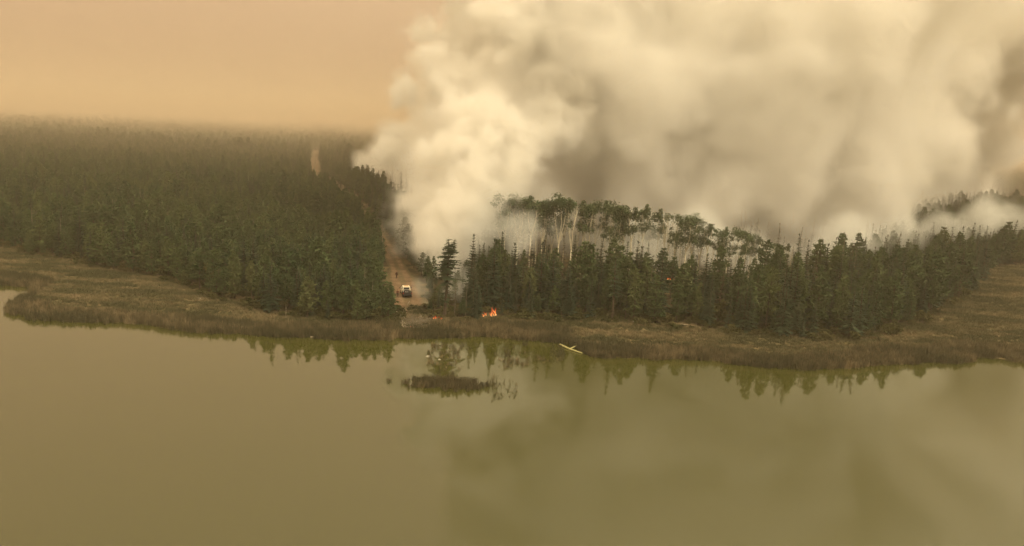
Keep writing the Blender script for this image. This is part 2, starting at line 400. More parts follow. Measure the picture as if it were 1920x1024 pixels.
def blades(seed, n, r, h, w, material, lean=.18):
    rnd = random.Random(seed); V, Fc = [], []
    for _ in range(n):
        a = rnd.uniform(0, 6.28); q = r * rnd.random() ** .5; p = Vector((math.cos(a) * q, math.sin(a) * q, -.1)); hh = h * rnd.uniform(.55, 1.1)
        t = p + Vector((rnd.gauss(0, lean) * hh, rnd.gauss(0, lean) * hh, hh)); a2 = rnd.uniform(0, 3.14); s = Vector((math.cos(a2), math.sin(a2), 0)) * w
        m = p.lerp(t, .55) + Vector((0, 0, .06 * hh)); b = len(V)
        V.extend((p - s, p + s, m - s * .9, m + s * .9, t)); Fc += [(b, b + 1, b + 3, b + 2), (b + 2, b + 3, b + 4)]
    return mesh_from('blades', V, Fc, [M[material]])

SPECIES = {'spruce': [spruce(10 + i, 10.0, (1.45, 1.7, 1.3, 1.85, 1.55)[i], (.06, .1, .08, .05, .14)[i], (.95, .9, .85, .97, .8)[i]) for i in range(5)],
           'pine': [pine(30 + i, 9.0, (1.5, 1.7, 1.35, 1.9, 1.5)[i], (.14, .2, .12, .18, .3)[i]) for i in range(5)],
           'aspen': [aspen(50 + i, 19.0, (2.6, 3.2, 2.2, 3.0, 2.4, 2.8)[i], (.95, .9, .8, .85, .3, .06)[i], (3, 4, 3, 3, 4, 3)[i], (.45, .4, .55, .33, .45, .36)[i]) for i in range(6)],
           'ragged': [spruce(70 + i, 10.0, 1.25, .35, .55, 20) for i in range(3)],
           'scorched': [spruce(80 + i, 10.0, 1.2, .15, .5, 20, 'brown_needles') for i in range(2)],
           'snag': [snag(90, 9, 'dead_wood'), snag(91, 9, 'grey_wood'), snag(92, 9, 'char')],
           'bush': [bush(100 + i, (1.3, 1.0, 1.6)[i], (1.7, 2.3, 1.5)[i]) for i in range(3)]}
REF_H = {'spruce': 10., 'pine': 9., 'aspen': 19., 'ragged': 10., 'scorched': 10., 'snag': 9., 'bush': 1.8}
PART = {'bush': ('stem', 'foliage')}
SOURCES = {}
def plant(species, variant, x, y, h, rz, name, label, cat, group, wide=1.0, z=None):
    root = bpy.data.objects.new(name, None); COL.objects.link(root); root.empty_display_size = .3
    root.location = (x, y, (hz_at(x, y) - .08) if z is None else z); s = h / REF_H[species]; root.scale = (s * wide, s * wide, s); root.rotation_euler = (0, 0, rz)
    tag(root, label, cat, group)
    for nm, me in zip(PART.get(species, ('trunk', 'crown')), SPECIES[species][variant]):
        if me:
            o = link(nm, me, root); SOURCES.setdefault((species, variant), []).append(o) if len(SOURCES.get((species, variant), [])) < sum(m is not None for m in SPECIES[species][variant]) else None
    return root

def scatter(name, pts, templates, label, cat):
    """one uncountable mass: points carrying template number, size and turn, instanced by geometry nodes"""
    me = bpy.data.meshes.new(name); me.vertices.add(len(pts))
    A = np.array(pts, float)
    me.vertices.foreach_set('co', A[:, :3].astype(np.float32).ravel())
    for k, nm in ((3, 'tmpl'), (4, 'size'), (5, 'turn'), (6, 'wide')):
        at = me.attributes.new(nm, 'FLOAT', 'POINT'); at.data.foreach_set('value', A[:, k].astype(np.float32))
    ob = link(name, me); g = bpy.data.node_groups.new(name, 'GeometryNodeTree')
    g.interface.new_socket('Geometry', in_out='INPUT', socket_type='NodeSocketGeometry'); g.interface.new_socket('Geometry', in_out='OUTPUT', socket_type='NodeSocketGeometry')
    N_, L = g.nodes.new, g.links.new
    gi, go, jn = N_('NodeGroupInput'), N_('NodeGroupOutput'), N_('GeometryNodeJoinGeometry')
    def att(nm):
        n = N_('GeometryNodeInputNamedAttribute'); n.data_type = 'FLOAT'; n.inputs['Name'].default_value = nm; return n.outputs[0]
    rot = N_('ShaderNodeCombineXYZ'); L(att('turn'), rot.inputs['Z'])
    scl = N_('ShaderNodeCombineXYZ')
    wd = N_('ShaderNodeMath'); wd.operation = 'MULTIPLY'; L(att('size'), wd.inputs[0]); L(att('wide'), wd.inputs[1])
    L(wd.outputs[0], scl.inputs['X']); L(wd.outputs[0], scl.inputs['Y']); L(att('size'), scl.inputs['Z'])
    tm = att('tmpl')
    for k, objs in enumerate(templates):
        cp = N_('FunctionNodeCompare'); cp.data_type = 'FLOAT'; cp.operation = 'EQUAL'; cp.inputs['Epsilon'].default_value = .1
        L(tm, cp.inputs[0]); cp.inputs[1].default_value = float(k)
        j2 = N_('GeometryNodeJoinGeometry')
        for o in objs:
            oi = N_('GeometryNodeObjectInfo'); oi.transform_space = 'ORIGINAL'; oi.inputs['Object'].default_value = o
            L(oi.outputs['Geometry'], j2.inputs[0])
        ip = N_('GeometryNodeInstanceOnPoints'); L(gi.outputs[0], ip.inputs['Points']); L(cp.outputs[0], ip.inputs['Selection'])
        L(j2.outputs[0], ip.inputs['Instance']); L(rot.outputs[0], ip.inputs['Rotation']); L(scl.outputs[0], ip.inputs['Scale']); L(ip.outputs[0], jn.inputs[0])
    L(jn.outputs[0], go.inputs[0]); ob.modifiers.new('scatter', 'NODES').node_group = g
    return tag(ob, label, cat, None, 'stuff')

# ------------------------------------------------------------------ planting
R_ = random.Random(4); NR = np.random.default_rng(5)
def jitter_grid(x0, x1, y0, y1, step):
    gx, gy = np.meshgrid(np.arange(x0, x1, step), np.arange(y0, y1, step))
    gx = gx + NR.uniform(-.48, .48, gx.shape) * step; gy = gy + NR.uniform(-.48, .48, gy.shape) * step
    return gx.ravel(), gy.ravel()
def in_view(x, y, m=.06): return np.abs(x) < y * (960 / F_PX + m) + 8
def burn_side(x, y): return x > -10 - (np.maximum(y, 150) - 150) * .29 + 1        # on the fire's side of the road
cand = []
for (y0, y1, st) in ((130, 330, 2.75), (330, 640, 3.6), (640, 1300, 5.5), (1300, 2600, 10.), (2600, 4200, 17.)):
    hw = y1 * .76 + 20; x, y = jitter_grid(-hw, hw, y0, y1, st)
    k = in_view(x, y) & in_poly(x, y, poly); x, y = x[k], y[k]
    k = road_gap(x, y) > (1.0 + .6 * NR.random(x.shape)) + np.interp(y, [300, 400, 460, 480], [0, 3.5, 2.5, 0]); x, y = x[k], y[k]
    k = wob(x, y, .05, 41) + .5 * wob(x, y, .21, 42) > -.98 + .25 * NR.random(x.shape); x, y = x[k], y[k]
    cand += [(a, b, st) for a, b in zip(x, y)]
cand = np.array(cand); cx, cyy = cand[:, 0], cand[:, 1]
burn = burn_side(cx, cyy)
edge_front = np.interp(cx, [-20, 0, 40, 70, 110, 150, 200, 330], [190, 178, 176, 184, 232, 300, 420, 520])        # back of the green strip before the fire
inside = burn & (cyy > edge_front) & (cx > -17 - (cyy - 195) * .275) & (cyy < 700)
keep = ~inside | (NR.random(len(cx)) < .08)
cand, cx, cyy, burn, inside = cand[keep], cx[keep], cyy[keep], burn[keep], inside[keep]
gz = height(cx, cyy)
dist = np.hypot(cx, cyy); order = np.argsort(dist + np.where(burn, 0, 4))
tidx = {}; forest_pts = []; n_ind = {'spruce': 0, 'pine': 0}
T_LIST = [('spruce', i) for i in range(5)] + [('pine', i) for i in range(5)] + [('ragged', i) for i in range(3)] + [('scorched', i) for i in range(2)] + [('snag', 0), ('snag', 1)]
tall = NR.normal(0, 1, len(cx)); pick = NR.random((len(cx), 4)); rgap = road_gap(cx, cyy)
def near_shore(x, y): return y - np.interp(x, _sx, _sy)
hero = at = ground_at(836, 594)
keep_clear = lambda x, y: 738 < proj(x, y)[0] < np.interp(y, [150, 165, 185, 200], [800, 793, 771, 755]) and y < 200 or 898 < proj(x, y)[0] < 936 and y < 153     # open ground below and round the truck
for i in order:
    x, y, st = cand[i]; b = burn[i]
    if math.hypot(x - hero.x, y - hero.y) < 3.0 or keep_clear(x, y): continue
    gap = 144 < y < 205 and (812 if y < 182 else 808) < proj(x, y)[0] < (880 if y < 178 else 895)       # burnt-out gap where the column rises
    if b:
        sp = 'ragged' if (inside[i] and pick[i, 0] < .6) or pick[i, 0] < .05 else 'scorched' if (inside[i] or pick[i, 0] < .09) else 'pine' if pick[i, 0] < .42 else 'spruce'
        h = 9.8 + 2.1 * tall[i] if y - 146 < 70 else 10 + 1.7 * tall[i]
    else:
        sp = 'snag' if pick[i, 0] < .022 else 'spruce' if pick[i, 0] < .30 else 'pine'
        h = 7.8 + 1.9 * tall[i]
    if b and y < 200 and x > -6:
        if math.sin(x * .41 + 1.3) + math.sin(y * .53 + x * .17) > 1.35 and not inside[i]: continue
        h *= .70 + .52 * pick[i, 2]
    h = min(max(h, 3.6), 14.6) * (1.25 if st > 5 else 1.5 if st > 9 else 1.0)
    if gap:
        if pick[i, 3] < .35: continue
        h = min(h, 2.6 + 3.0 * pick[i, 2])
    if 755 < proj(x, y)[0] < 814 and y < 186: h = min(h, 3.8 + 2.6 * pick[i, 2])
    edge = near_shore(x, y) < (17 if x < -20 else 20)
    if edge: h *= .62 + .5 * pick[i, 3]
    v = int(pick[i, 1] * len(SPECIES[sp])) if sp != 'snag' else 1; rz = pick[i, 2] * 6.28; wide = (.85 + .4 * pick[i, 3]) * (1.15 if h < 6 else 1)
    if sp in n_ind and n_ind[sp] < 150 and abs(x) < y * .70 and st < 3:
        n_ind[sp] += 1
        size = 'tall' if h > 10.5 else 'small' if h < 6.2 else 'medium-height'
        nm = {'spruce': 'dark green spruce', 'pine': 'olive green pine'}[sp]
        zone = (('near the flames' if x < 8 else 'below the tall aspens' if x < 42 else 'below the low end of the aspens' if x < 68 else 'towards the puddled marsh meadow') if b else
                ('across the road from the truck' if x > -48 else 'behind the tall upright willow' if x > -85 else 'towards the lake inlet'))
        if rgap[i] < 7: where = 'lining the dirt road ' + ('beside the truck' if y < 185 else 'beyond the truck') + (' on the fire side' if b else ' on the unburnt side')
        else: where = ('at the marsh edge ' if edge else 'inside the green strip ' if b else 'inside the unburnt stand ') + zone
        shape = 'slim' if wide < .97 else 'bushy' if wide > 1.13 else 'even'
        lab = f'{size} {shape} {nm} {where}'
        plant(sp, v, x, y, h, rz, sp + '_tree', lab, 'tree', f'{nm} {where}, {size} {shape}', wide)
    else:
        forest_pts.append((x, y, gz[i] - .1, T_LIST.index((sp, v)), h / REF_H[sp], rz, wide * (1.25 if st > 5 else 1)))
for px, yy, h, w in [(905, 196, 13.5, 1.1), (918, 201, 15.5, 1.2), (932, 198, 14.2, 1.15), (944, 204, 16.2, 1.2), (926, 193, 12.4, 1.1), (950, 194, 12.6, 1.0), (912, 190, 11.5, 1.1), (895, 186, 9.5, 1.1), (940, 189, 11.8, 1.2), (958, 199, 13.0, 1.1), (893, 199, 12.0, 1.0)]:
    x = (px - 960) / F_PX * yy
    lab = 'tall dark spruce wrapped in blue smoke between the smoke column and the aspens'
    plant('spruce', R_.randrange(5), x, yy, h, R_.uniform(0, 6), 'spruce_tree', lab, 'tree', 'spruces wrapped in blue smoke', w)
# make sure every template has one planted tree to be drawn from
for sp, v in T_LIST:
    if (sp, v) not in SOURCES:
        p = ground_at(*{('ragged', 0): (1530, 548), ('ragged', 1): (1208, 556), ('ragged', 2): (1258, 552), ('scorched', 0): (1345, 560), ('scorched', 1): (1588, 552), ('snag', 0): (1476, 556), ('snag', 1): (1418, 558)}.get((sp, v), (1000, 560)))
        lab = 'ragged dark spruce with gappy crown against the smoke' if sp == 'ragged' else ('bleached', 'grey')[v] + ' dead trunk among the green spruces below the aspens' if sp == 'snag' else 'scorched brown spruce standing in the smoke'
        plant(sp, v, p.x, p.y, 12.5, .7 * v, 'dead_tree' if sp == 'snag' else 'spruce_tree', lab, 'tree', lab)
scatter('forest', forest_pts, [SOURCES[t] for t in T_LIST], 'dense conifer forest stretching to the hazy horizon', 'forest')

# aspens standing against the smoke: photo columns with their top, then depth
ASP = [(952, 368, 193, 0), (975, 371, 195, 1), (1000, 376, 192, 2), (1012, 372, 197, 0), (1052, 372, 194, 1), (1040, 380, 199, 3), (1076, 382, 192, 5), (1098, 384, 196, 2), (1122, 388, 199, 4), (1160, 386, 195, 1), (1176, 390, 198, 0), (1148, 392, 193, 3),
       (1212, 390, 197, 2), (1205, 396, 200, 4), (1252, 394, 196, 4), (1240, 398, 200, 2), (1262, 400, 199, 5), (1292, 404, 195, 0), (1306, 408, 198, 1), (1332, 424, 196, 2), (1350, 430, 199, 0), (1372, 434, 194, 3), (1392, 432, 197, 1), (1404, 440, 193, 0), (1424, 446, 198, 2), (1440, 450, 195, 4), (1478, 460, 199, 2), (1466, 470, 196, 5), (966, 384, 200, 4), (1028, 390, 201, 2), (1134, 396, 202, 4), (985, 380, 203, 3), (960, 376, 198, 2), (942, 384, 196, 4), (1020, 382, 195, 1), (1064, 376, 200, 0), (1088, 392, 203, 5), (1110, 384, 194, 1), (1140, 384, 201, 2), (1168, 394, 203, 4), (1190, 394, 194, 2), (1222, 398, 203, 3), (1270, 404, 194, 3), (1282, 410, 203, 2), (1318, 414, 201, 3), (1342, 436, 204, 4), (1362, 430, 200, 2), (1384, 442, 203, 5), (1412, 440, 200, 3), (1452, 456, 201, 3), (946, 374, 201, 0), (1006, 386, 205, 5)]
for k, (px, py, yy, v) in enumerate(ASP):
    tp = at_depth(px, py, yy); x = tp.x - .02 * 8; h = tp.z - .9
    look = ['full-crowned', 'broad-crowned', 'slim', 'low-forked', 'half-bare', 'nearly leafless'][v]
    spot = 'beside the smoke column' if px < 1000 else 'in the high middle of the aspen row' if px < 1200 else 'in the gappy part of the aspen row' if px < 1330 else 'at the low end of the aspen row'
    lab = f'{look} pale-trunked aspen against the smoke {spot}'
    plant('aspen', v, x, yy, h, R_.uniform(0, 6.28), 'aspen_tree', lab, 'tree', f'pale aspens {spot}, {look}', .9 + .25 * R_.random())
# ------------------------------------------------------------------ the lone tall spruce with twin tops
def lone_spruce(h):
    rnd = random.Random(203); V, Fc, TV, TF = [], [], [], []
    ax = lambda t: Vector((.25 * math.sin(t * 2.4), .1 * t, h * t))
    tube(TV, TF, [ax(t) for t in (0, .2, .4, .6, .8, .97)], [.24, .2, .165, .125, .075, .02])
    f = ax(.74); tp2 = f + Vector((.75, .1, h * .235))
    tube(TV, TF, [f, f + Vector((.55, .05, h * .08)), tp2], [.09, .06, .015])
    for i in range(34):
        t = .22 + .77 * (i + rnd.random() * .6) / 34; t = min(t, .985)
        dens = .42 if t < .42 else .55 if t < .58 else .97
        rr = (1.35 if t < .6 else 1.75 * (1 - (t - .6) / .42) ** .75 + .1) * (1.0 if t > .42 else .7)
        for k in range(6):
            if rnd.random() > dens: continue
            bough(V, Fc, ax(t), rnd.uniform(0, 6.28), rr * rnd.uniform(.55, 1.25), -.05 + .35 * max(0, t - .6), .35, rnd, .4, 5, .2)
    for i in range(13):
        t = i / 13; o = f.lerp(tp2, .25 + .74 * t)
        for k in range(6): bough(V, Fc, o, rnd.uniform(0, 6.28), (1.0 * (1 - t) + .18) * rnd.uniform(.7, 1.2), .15 + .3 * t, .3, rnd, .5, 4, .1)
    o = ax(.49); e = o + Vector((2.2, -.2, -.15)); tube(TV, TF, [o, e], [.05, .02], 4)      # the single long limb with a tuft
    for k in range(9): bough(V, Fc, e + Vector((rnd.uniform(-.4, .1), rnd.uniform(-.2, .2), rnd.uniform(-.1, .25))), rnd.uniform(0, 6.28), rnd.uniform(.4, .75), .15, .3, rnd, .6, 3)
    for k in range(26):
        t = rnd.uniform(.1, .55); a = rnd.uniform(0, 6.28); L = rnd.uniform(.5, 1.5)
        tube(TV, TF, [ax(t), ax(t) + Vector((math.cos(a) * L, math.sin(a) * L, -.25 * L))], [.025, .008], 3)
    return mesh_from('trunk', TV, TF, [M['bark']]), mesh_from('crown', V, Fc, [M['spruce']])
SPECIES['lone'] = [lone_spruce(15.6)]; REF_H['lone'] = 15.6
hp = ground_at(833, 594); hp_h = at_depth(838, 442, hp.y).z - hp.z
plant('lone', 0, hp.x, hp.y, hp_h, 0, 'spruce_tree', 'lone tall gappy spruce with twin tops beside the road end, smoke behind it', 'tree', None, 1.5)

# ------------------------------------------------------------------ snags
for k, (px, py, tx, ty, v, lab) in enumerate([
        (1528, 590, 1534, 556, 0, 'short bleached dead trunk leaning at the marsh side of the conifers'), (1570, 560, 1572, 448, 1, 'tall bare grey snag rising from the smoke beside scorched spruces'),
        (1596, 556, 1594, 466, 1, 'bare branchy grey snag in thin smoke between dark spruces'), (536, 596, 538, 568, 0, 'thin bleached stub standing in the brush below the unburnt stand'),
        (852, 590, 855, 520, 1, 'grey leafless snag next to the lone tall spruce'), (872, 592, 868, 530, 1, 'slender grey snag between the lone spruce and the flames'),
        (812, 592, 811, 556, 2, 'blackened thin trunk beside the burning brush pile'), (886, 596, 889, 545, 0, 'pale dead stem just beside the smaller flame'),
        (1216, 585, 1212, 500, 1, 'grey dead tree among the green strip of spruces')]):
    p = ground_at(px, py); h = max(2.0, at_depth(tx, ty, p.y).z - p.z)
    plant('snag', v, p.x, p.y, h, k * 1.3, 'dead_tree', lab, 'dead tree', 'bare dead trees')

# ------------------------------------------------------------------ willow bushes, undergrowth
BU = [(1148, 588, 2.6, 1), (1120, 598, 2.2, 0), (1080, 596, 2.0, 2), (1172, 596, 1.8, 0), (1345, 604, 3.4, 1), (1405, 598, 3.6, 1), (1452, 606, 2.4, 0), (1248, 606, 2.1, 2), (1370, 624, 1.7, 2), (1600, 636, 1.8, 0),
      (1670, 626, 2.2, 2), (1730, 606, 2.4, 0), (398, 545, 4.2, 1), (300, 520, 2.4, 0), (236, 505, 2.2, 2), (150, 488, 2.0, 0), (480, 575, 2.3, 0), (560, 590, 1.8, 2), (660, 598, 2.0, 0), (706, 604, 2.4, 1), (985, 596, 2.1, 2), (1025, 600, 1.7, 0), (1800, 560, 2.6, 2)]
for k, (px, py, h, v) in enumerate(BU):
    p = ground_at(px, py); side = 'below the burning stand' if px > 780 else 'below the unburnt stand'
    lab = f"{'tall upright' if h > 3 else 'low spreading' if h < 2.05 else 'rounded'} yellow-green willow bush at the marsh edge {side}"
    plant('bush', v, p.x, p.y, h, k * 2.1, 'willow_bush', lab, 'bush', lab, 1.05)
und = []
for st, y0, y1 in ((1.5, 130, 205),):
    x, y = jitter_grid(-150, 175, y0, y1, st)
    k = in_view(x, y) & in_poly(x, y + 1.2, poly) & (road_gap(x, y) > .3) & ~in_poly(x, y - 16, poly); x, y = x[k], y[k]
    k = (NR.random(x.shape) < .55) & ~((np.abs(x + 4.4) < 2.2) & (y < 152)); x, y = x[k], y[k]; z = height(x, y)
    und += [(a, b, c - .05, int(R_.random() * 3), R_.uniform(.3, .75), R_.uniform(0, 6.28), R_.uniform(.9, 1.5)) for a, b, c in zip(x, y, z)]
scatter('undergrowth', und, [SOURCES[('bush', i)] for i in range(3)], 'low leafy undergrowth along the foot of the forest', 'undergrowth')

# ------------------------------------------------------------------ reeds and sedge
REED_SRC = []
for i, (px, py, n, r, h, w, m_, lab) in enumerate([(985, 648, 34, .55, 1.7, .035, 'reed', 'loose tuft of brown reeds standing alone in the lake shallows'), (925, 716, 22, .5, 1.5, .03, 'reed', 'thin reed tuft in open water beside the reed island'), (952, 668, 42, .6, 1.9, .035, 'reed', 'thick tuft of brown reeds in the lake shallows')]):
    p = ground_at(px, py, 0); o = link('reed_tuft', blades(140 + i, n, r, h, w, m_)); o.location = (p.x, p.y, -.05); tag(o, lab, 'reeds', 'reed tufts standing in the lake'); REED_SRC.append([o])
SEDGE_SRC = []
for i, (px, py) in enumerate([(1770, 640), (120, 545)]):
    p = ground_at(px, py, .3); o = link('sedge_tussock', blades(150 + i, 46, .5, .75, .035, 'sedge', .4)); o.location = (p.x, p.y, hz_at(p.x, p.y)); tag(o, ('rounded dry sedge tussock in the wide marsh meadow beside the puddles', 'rounded dry sedge tussock in the narrow marsh beside the inlet')[i], 'grass', 'sedge tussocks'); SEDGE_SRC.append([o])
reeds, sedge = [], []
x, y = jitter_grid(-190, 190, 112, 300, .52); k = in_view(x, y, .03); x, y = x[k], y[k]
s = y - shore_y(x); wid = 6.5 + 2.5 * wob(x, y * .2, .08, 61); wid = np.where((x > -14) & (x < 12), 8.0, wid); wid = np.where((x > -21) & (x < -15), 3.0, wid)
k = (s > -1.2 + .8 * wob(x, y, .5, 62)) & (s < wid) & (NR.random(x.shape) < .8); x1, y1 = x[k], y[k]; z1 = np.maximum(height(x1, y1), -.05)
reeds += [(a, b, c - .05, int(R_.random() * 3), R_.uniform(.6, 1.0), R_.uniform(0, 6.28), R_.uniform(.8, 1.2)) for a, b, c in zip(x1, y1, z1)]
k = (s >= wid - 1.0) & ~in_poly(x, y - 1.5, poly) & (NR.random(x.shape) < .62) & (height(x, y) > -.02); x1, y1 = x[k], y[k]; z1 = height(x1, y1)
sedge += [(a, b, c - .05, int(R_.random() * 2), R_.uniform(.45, 1.1), R_.uniform(0, 6.28), R_.uniform(.8, 1.4)) for a, b, c in zip(x1, y1, z1)]
# reed island and the thin stand between it and the shore
ci = ground_at(840, 722, 0)
for _ in range(5200):
    a, b = R_.gauss(0, 1), R_.gauss(0, 1); xx, yy = ci.x + a * 4.7, ci.y + b * 1.7 - a * .15
    if abs(a) < 2.5 and (a * a / 4.2 + b * b / 2.6) < 1.0 + .6 * float(wob(np.array([xx]), np.array([yy]), 1.3, 66)[0]) and R_.random() < .055 * math.exp(-.6 * (a * a + b * b)) + .011: reeds.append((xx, yy, -.1, int(R_.random() * 3), R_.uniform(.35, 1.1) * math.exp(-.12 * (a * a + b * b)), R_.uniform(0, 6.28), 1.0))
for _ in range(900):
    q = R_.random(); px = 800 + 260 * R_.random(); py = 646 + 62 * R_.random() * (1.1 - (px - 800) / 420); p = ground_at(px, py, 0)
    if float(wob(np.array([p.x]), np.array([p.y]), .35, 67)[0]) + .3 * R_.gauss(0, 1) > .22: reeds.append((p.x, p.y, -.1, 1, R_.uniform(.3, .62), R_.uniform(0, 6.28), .9))
for _ in range(60):
    p = ground_at(R_.uniform(915, 970), R_.uniform(712, 752), 0); reeds.append((p.x, p.y, -.1, 1, R_.uniform(.25, .45), R_.uniform(0, 6.28), .6))
scatter('reeds', reeds, REED_SRC, 'brown reed belt growing along the waterline', 'reeds')
scatter('sedge', sedge, SEDGE_SRC, 'dry tan sedge covering the marsh', 'grass')

# ------------------------------------------------------------------ logs, driftwood and the brush pile
def log(name, p, q, r, material, label, cat='log', group=None, limbs=4, bend=.08, seed=0, fork=None):
    """a fallen trunk from p to q with broken limb stubs"""
    rnd = random.Random(seed); V, Fc = [], []; d = q - p; L = d.length; side = d.cross(Vector((0, 0, 1))).normalized()
    P = [p + d * t + side * (math.sin(t * 3.1) * bend * L) + Vector((0, 0, rnd.uniform(-.02, .03) * L * .3)) for t in (0, .25, .5, .75, 1)]
    P = [v - p for v in P]
    tube(V, Fc, P, [r, r * .95, r * .85, r * .7, r * .45], 7)
    for _ in range(limbs):
        t = rnd.uniform(.3, .95); o = P[int(t * 4)]; e = o + (d.normalized() * rnd.uniform(.2, .8) + side * rnd.uniform(-1, 1) + Vector((0, 0, rnd.uniform(0, .8)))) * L * rnd.uniform(.08, .2)
        tube(V, Fc, [o, e], [r * .4, r * .12], 4)
    if fork: tube(V, Fc, [P[2], P[2] + fork * .6 + side * .05, P[2] + fork], [r * .7, r * .55, r * .25], 6)
    o = link(name, mesh_from(name, V, Fc, [M[material]], smooth=True)); o.location = p
    return tag(o, label, cat, group)
def gp(px, py, lift=.12): 
    p = ground_at(px, py, .35); p.z = max(hz_at(p.x, p.y), 0) + lift; return p
a_, b_ = gp(1050, 644, .16), gp(1092, 660, .12)
log('fallen_tree', a_, b_, .20, 'yellow_wood', 'bright yellow peeled forked trunk lying half in the water at the reed edge', 'log', None, 2, .05, 3, (gp(1084, 648, .3) - a_.lerp(b_, .5)))
LOGS = [(582, 630, 628, 625, .14, 'dead_wood', 'long pale trunk lying along the waterline in front of the reeds'), (744, 586, 765, 611, .10, 'dead_wood', 'crooked bleached trunk sloping from the road end to the water'), (768, 568, 775, 606, .09, 'grey_wood', 'straight thin log lying down the slope below the truck'),
        (655, 590, 695, 592, .09, 'dead_wood', 'pale thin deadfall under the pines by the road'), (620, 590, 640, 581, .08, 'grey_wood', 'grey deadfall leaning in dark brush below the stand'), (612, 599, 660, 592, .07, 'dead_wood', 'bleached bent pole lying at the brush edge'),
        (365, 545, 398, 533, .10, 'grey_wood', 'grey fallen trunk beside the tall upright willow'), (385, 548, 404, 528, .08, 'grey_wood', 'steeply leaning grey dead branch at the marsh edge'), (210, 535, 250, 527, .07, 'dead_wood', 'thin pale driftwood pole on the tan marsh'), (100, 502, 118, 500, .12, 'dead_wood', 'short bleached log on the marsh near the inlet'),
        (1440, 621, 1520, 630, .09, 'grey_wood', 'long grey deadfall along the foot of the green strip'), (1262, 610, 1290, 612, .10, 'dead_wood', 'short pale log on the grass below the burning stand'), (1060, 600, 1080, 598, .08, 'dead_wood', 'small bleached log at the base of the spruces'),
        (752, 612, 782, 616, .11, 'grey_wood', 'grey log at the bottom of the brush pile'), (770, 616, 806, 606, .10, 'char', 'charred log across the front of the brush pile'), (775, 608, 790, 594, .09, 'dead_wood', 'pale branch sticking up out of the brush pile'), (786, 604, 812, 598, .10, 'grey_wood', 'grey branchy log on top of the brush pile'),
        (800, 600, 832, 604, .10, 'char', 'blackened log under the larger brush pile flames'), (812, 590, 830, 602, .08, 'grey_wood', 'smoking grey limb beside the brush pile flames'), (757, 600, 760, 618, .08, 'dead_wood', 'short pale limb at the water end of the slope')]
for k, (x0, y0, x1, y1, r, m_, lab) in enumerate(LOGS):
    log('fallen_log', gp(x0, y0), gp(x1, y1, .25 if k > 12 else .15), r, m_, lab, 'log', 'fallen logs and branches', 5 if k > 11 else 3, .07, 40 + k)
br = []
for _ in range(150):
    px, py = R_.gauss(788, 22), R_.gauss(606, 5); p = gp(px, py, .05)
    if near_shore(p.x, p.y) > 1: br.append(p)
V, Fc = [], []
for p in br:
    for _ in range(3):
        d = Vector((R_.gauss(0, 1), R_.gauss(0, .6), abs(R_.gauss(0, .35)))).normalized() * R_.uniform(.8, 2.0); tube(V, Fc, [p, p + d * .5 + Vector((0, 0, .12)), p + d], [.035, .025, .01], 4)
tag(link('brush', mesh_from('brush', V, Fc, [M['grey_wood']])), 'tangle of dry grey twigs heaped where the road meets the reeds', 'brush', None, 'stuff')
# drifting foam and weathered stones
def stone(p, r, label, seed, material, group, flat=.6):
    bm = bmesh.new(); bmesh.ops.create_icosphere(bm, subdivisions=3, radius=1); rnd = random.Random(seed); o_ = Vector((rnd.random() * 9, seed, 0))
    for v in bm.verts: v.co *= r * (1 + .35 * mnoise.noise(v.co * 1.3 + o_)); v.co.z *= flat; v.co.x *= 1.5
    me = bpy.data.meshes.new('boulder'); bm.to_mesh(me); bm.free(); me.materials.append(material); me.polygons.foreach_set('use_smooth', [True] * len(me.polygons))
    o = link('boulder', me); o.location = p; o.rotation_euler = (0, 0, seed); return tag(o, label, 'rock', group)
m_stone = plain('pale_granite', (.30, .275, .22), .8, .2, .2, 2.0)
for k, (px, py, r, lab) in enumerate([(803, 665, .30, 'pale smooth boulder showing above the water inside the reed bay'), (824, 671, .22, 'small pale stone at the surface inside the reed bay'), (372, 562, .40, 'pale boulder at the marsh edge below the tall upright willow'), (519, 598, .32, 'pale stone in the reeds below the unburnt stand'), (1858, 620, .75, 'bright angular boulder in the wide marsh meadow'), (1188, 607, .35, 'small pale stone on the grass below the willows'), (632, 592, .22, 'tiny pale stone in brush below the pines')]):
    p = gp(px, py, 0); p.z = max(p.z, .02); stone(p, r, lab, k + 1, m_stone, 'pale stones along the shore')

# ------------------------------------------------------------------ flames
def _fire(t, b):
    tc = t.nodes.new('ShaderNodeTexCoord'); sp = t.nodes.new('ShaderNodeSeparateXYZ'); t.links.new(tc.outputs['Generated'], sp.inputs[0])
    ad = nd(t, 'ShaderNodeMath', operation='MULTIPLY_ADD'); ad.inputs[1].default_value = .5; t.links.new(pos_noise(t, 2.5, 3), ad.inputs[0]); t.links.new(sp.outputs['Z'], ad.inputs[2])
    c = ramp(t, ad.outputs[0], [(.28, (1.0, .55, .22)), (.5, (1.0, .30, .07)), (.85, (.80, .13, .03)), (1.0, (.45, .06, .02))])
    e = nd(t, 'ShaderNodeEmission', Strength=1.5); t.links.new(c, e.inputs['Color'])
    tr = t.nodes.new('ShaderNodeBsdfTransparent'); mx = t.nodes.new('ShaderNodeMixShader')
    fc = nd(t, 'ShaderNodeMapRange'); fc.inputs['From Min'].default_value = .55; fc.inputs['From Max'].default_value = 1.25; fc.inputs['To Min'].default_value = 0; fc.inputs['To Max'].default_value = .75
    t.links.new(ad.outputs[0], fc.inputs['Value']); t.links.new(fc.outputs[0], mx.inputs[0]); t.links.new(e.outputs[0], mx.inputs[1]); t.links.new(tr.outputs[0], mx.inputs[2])
    t.links.new(mx.outputs[0], t.nodes['Material Output'].inputs['Surface'])
M['fire'] = mat('flame', _fire)
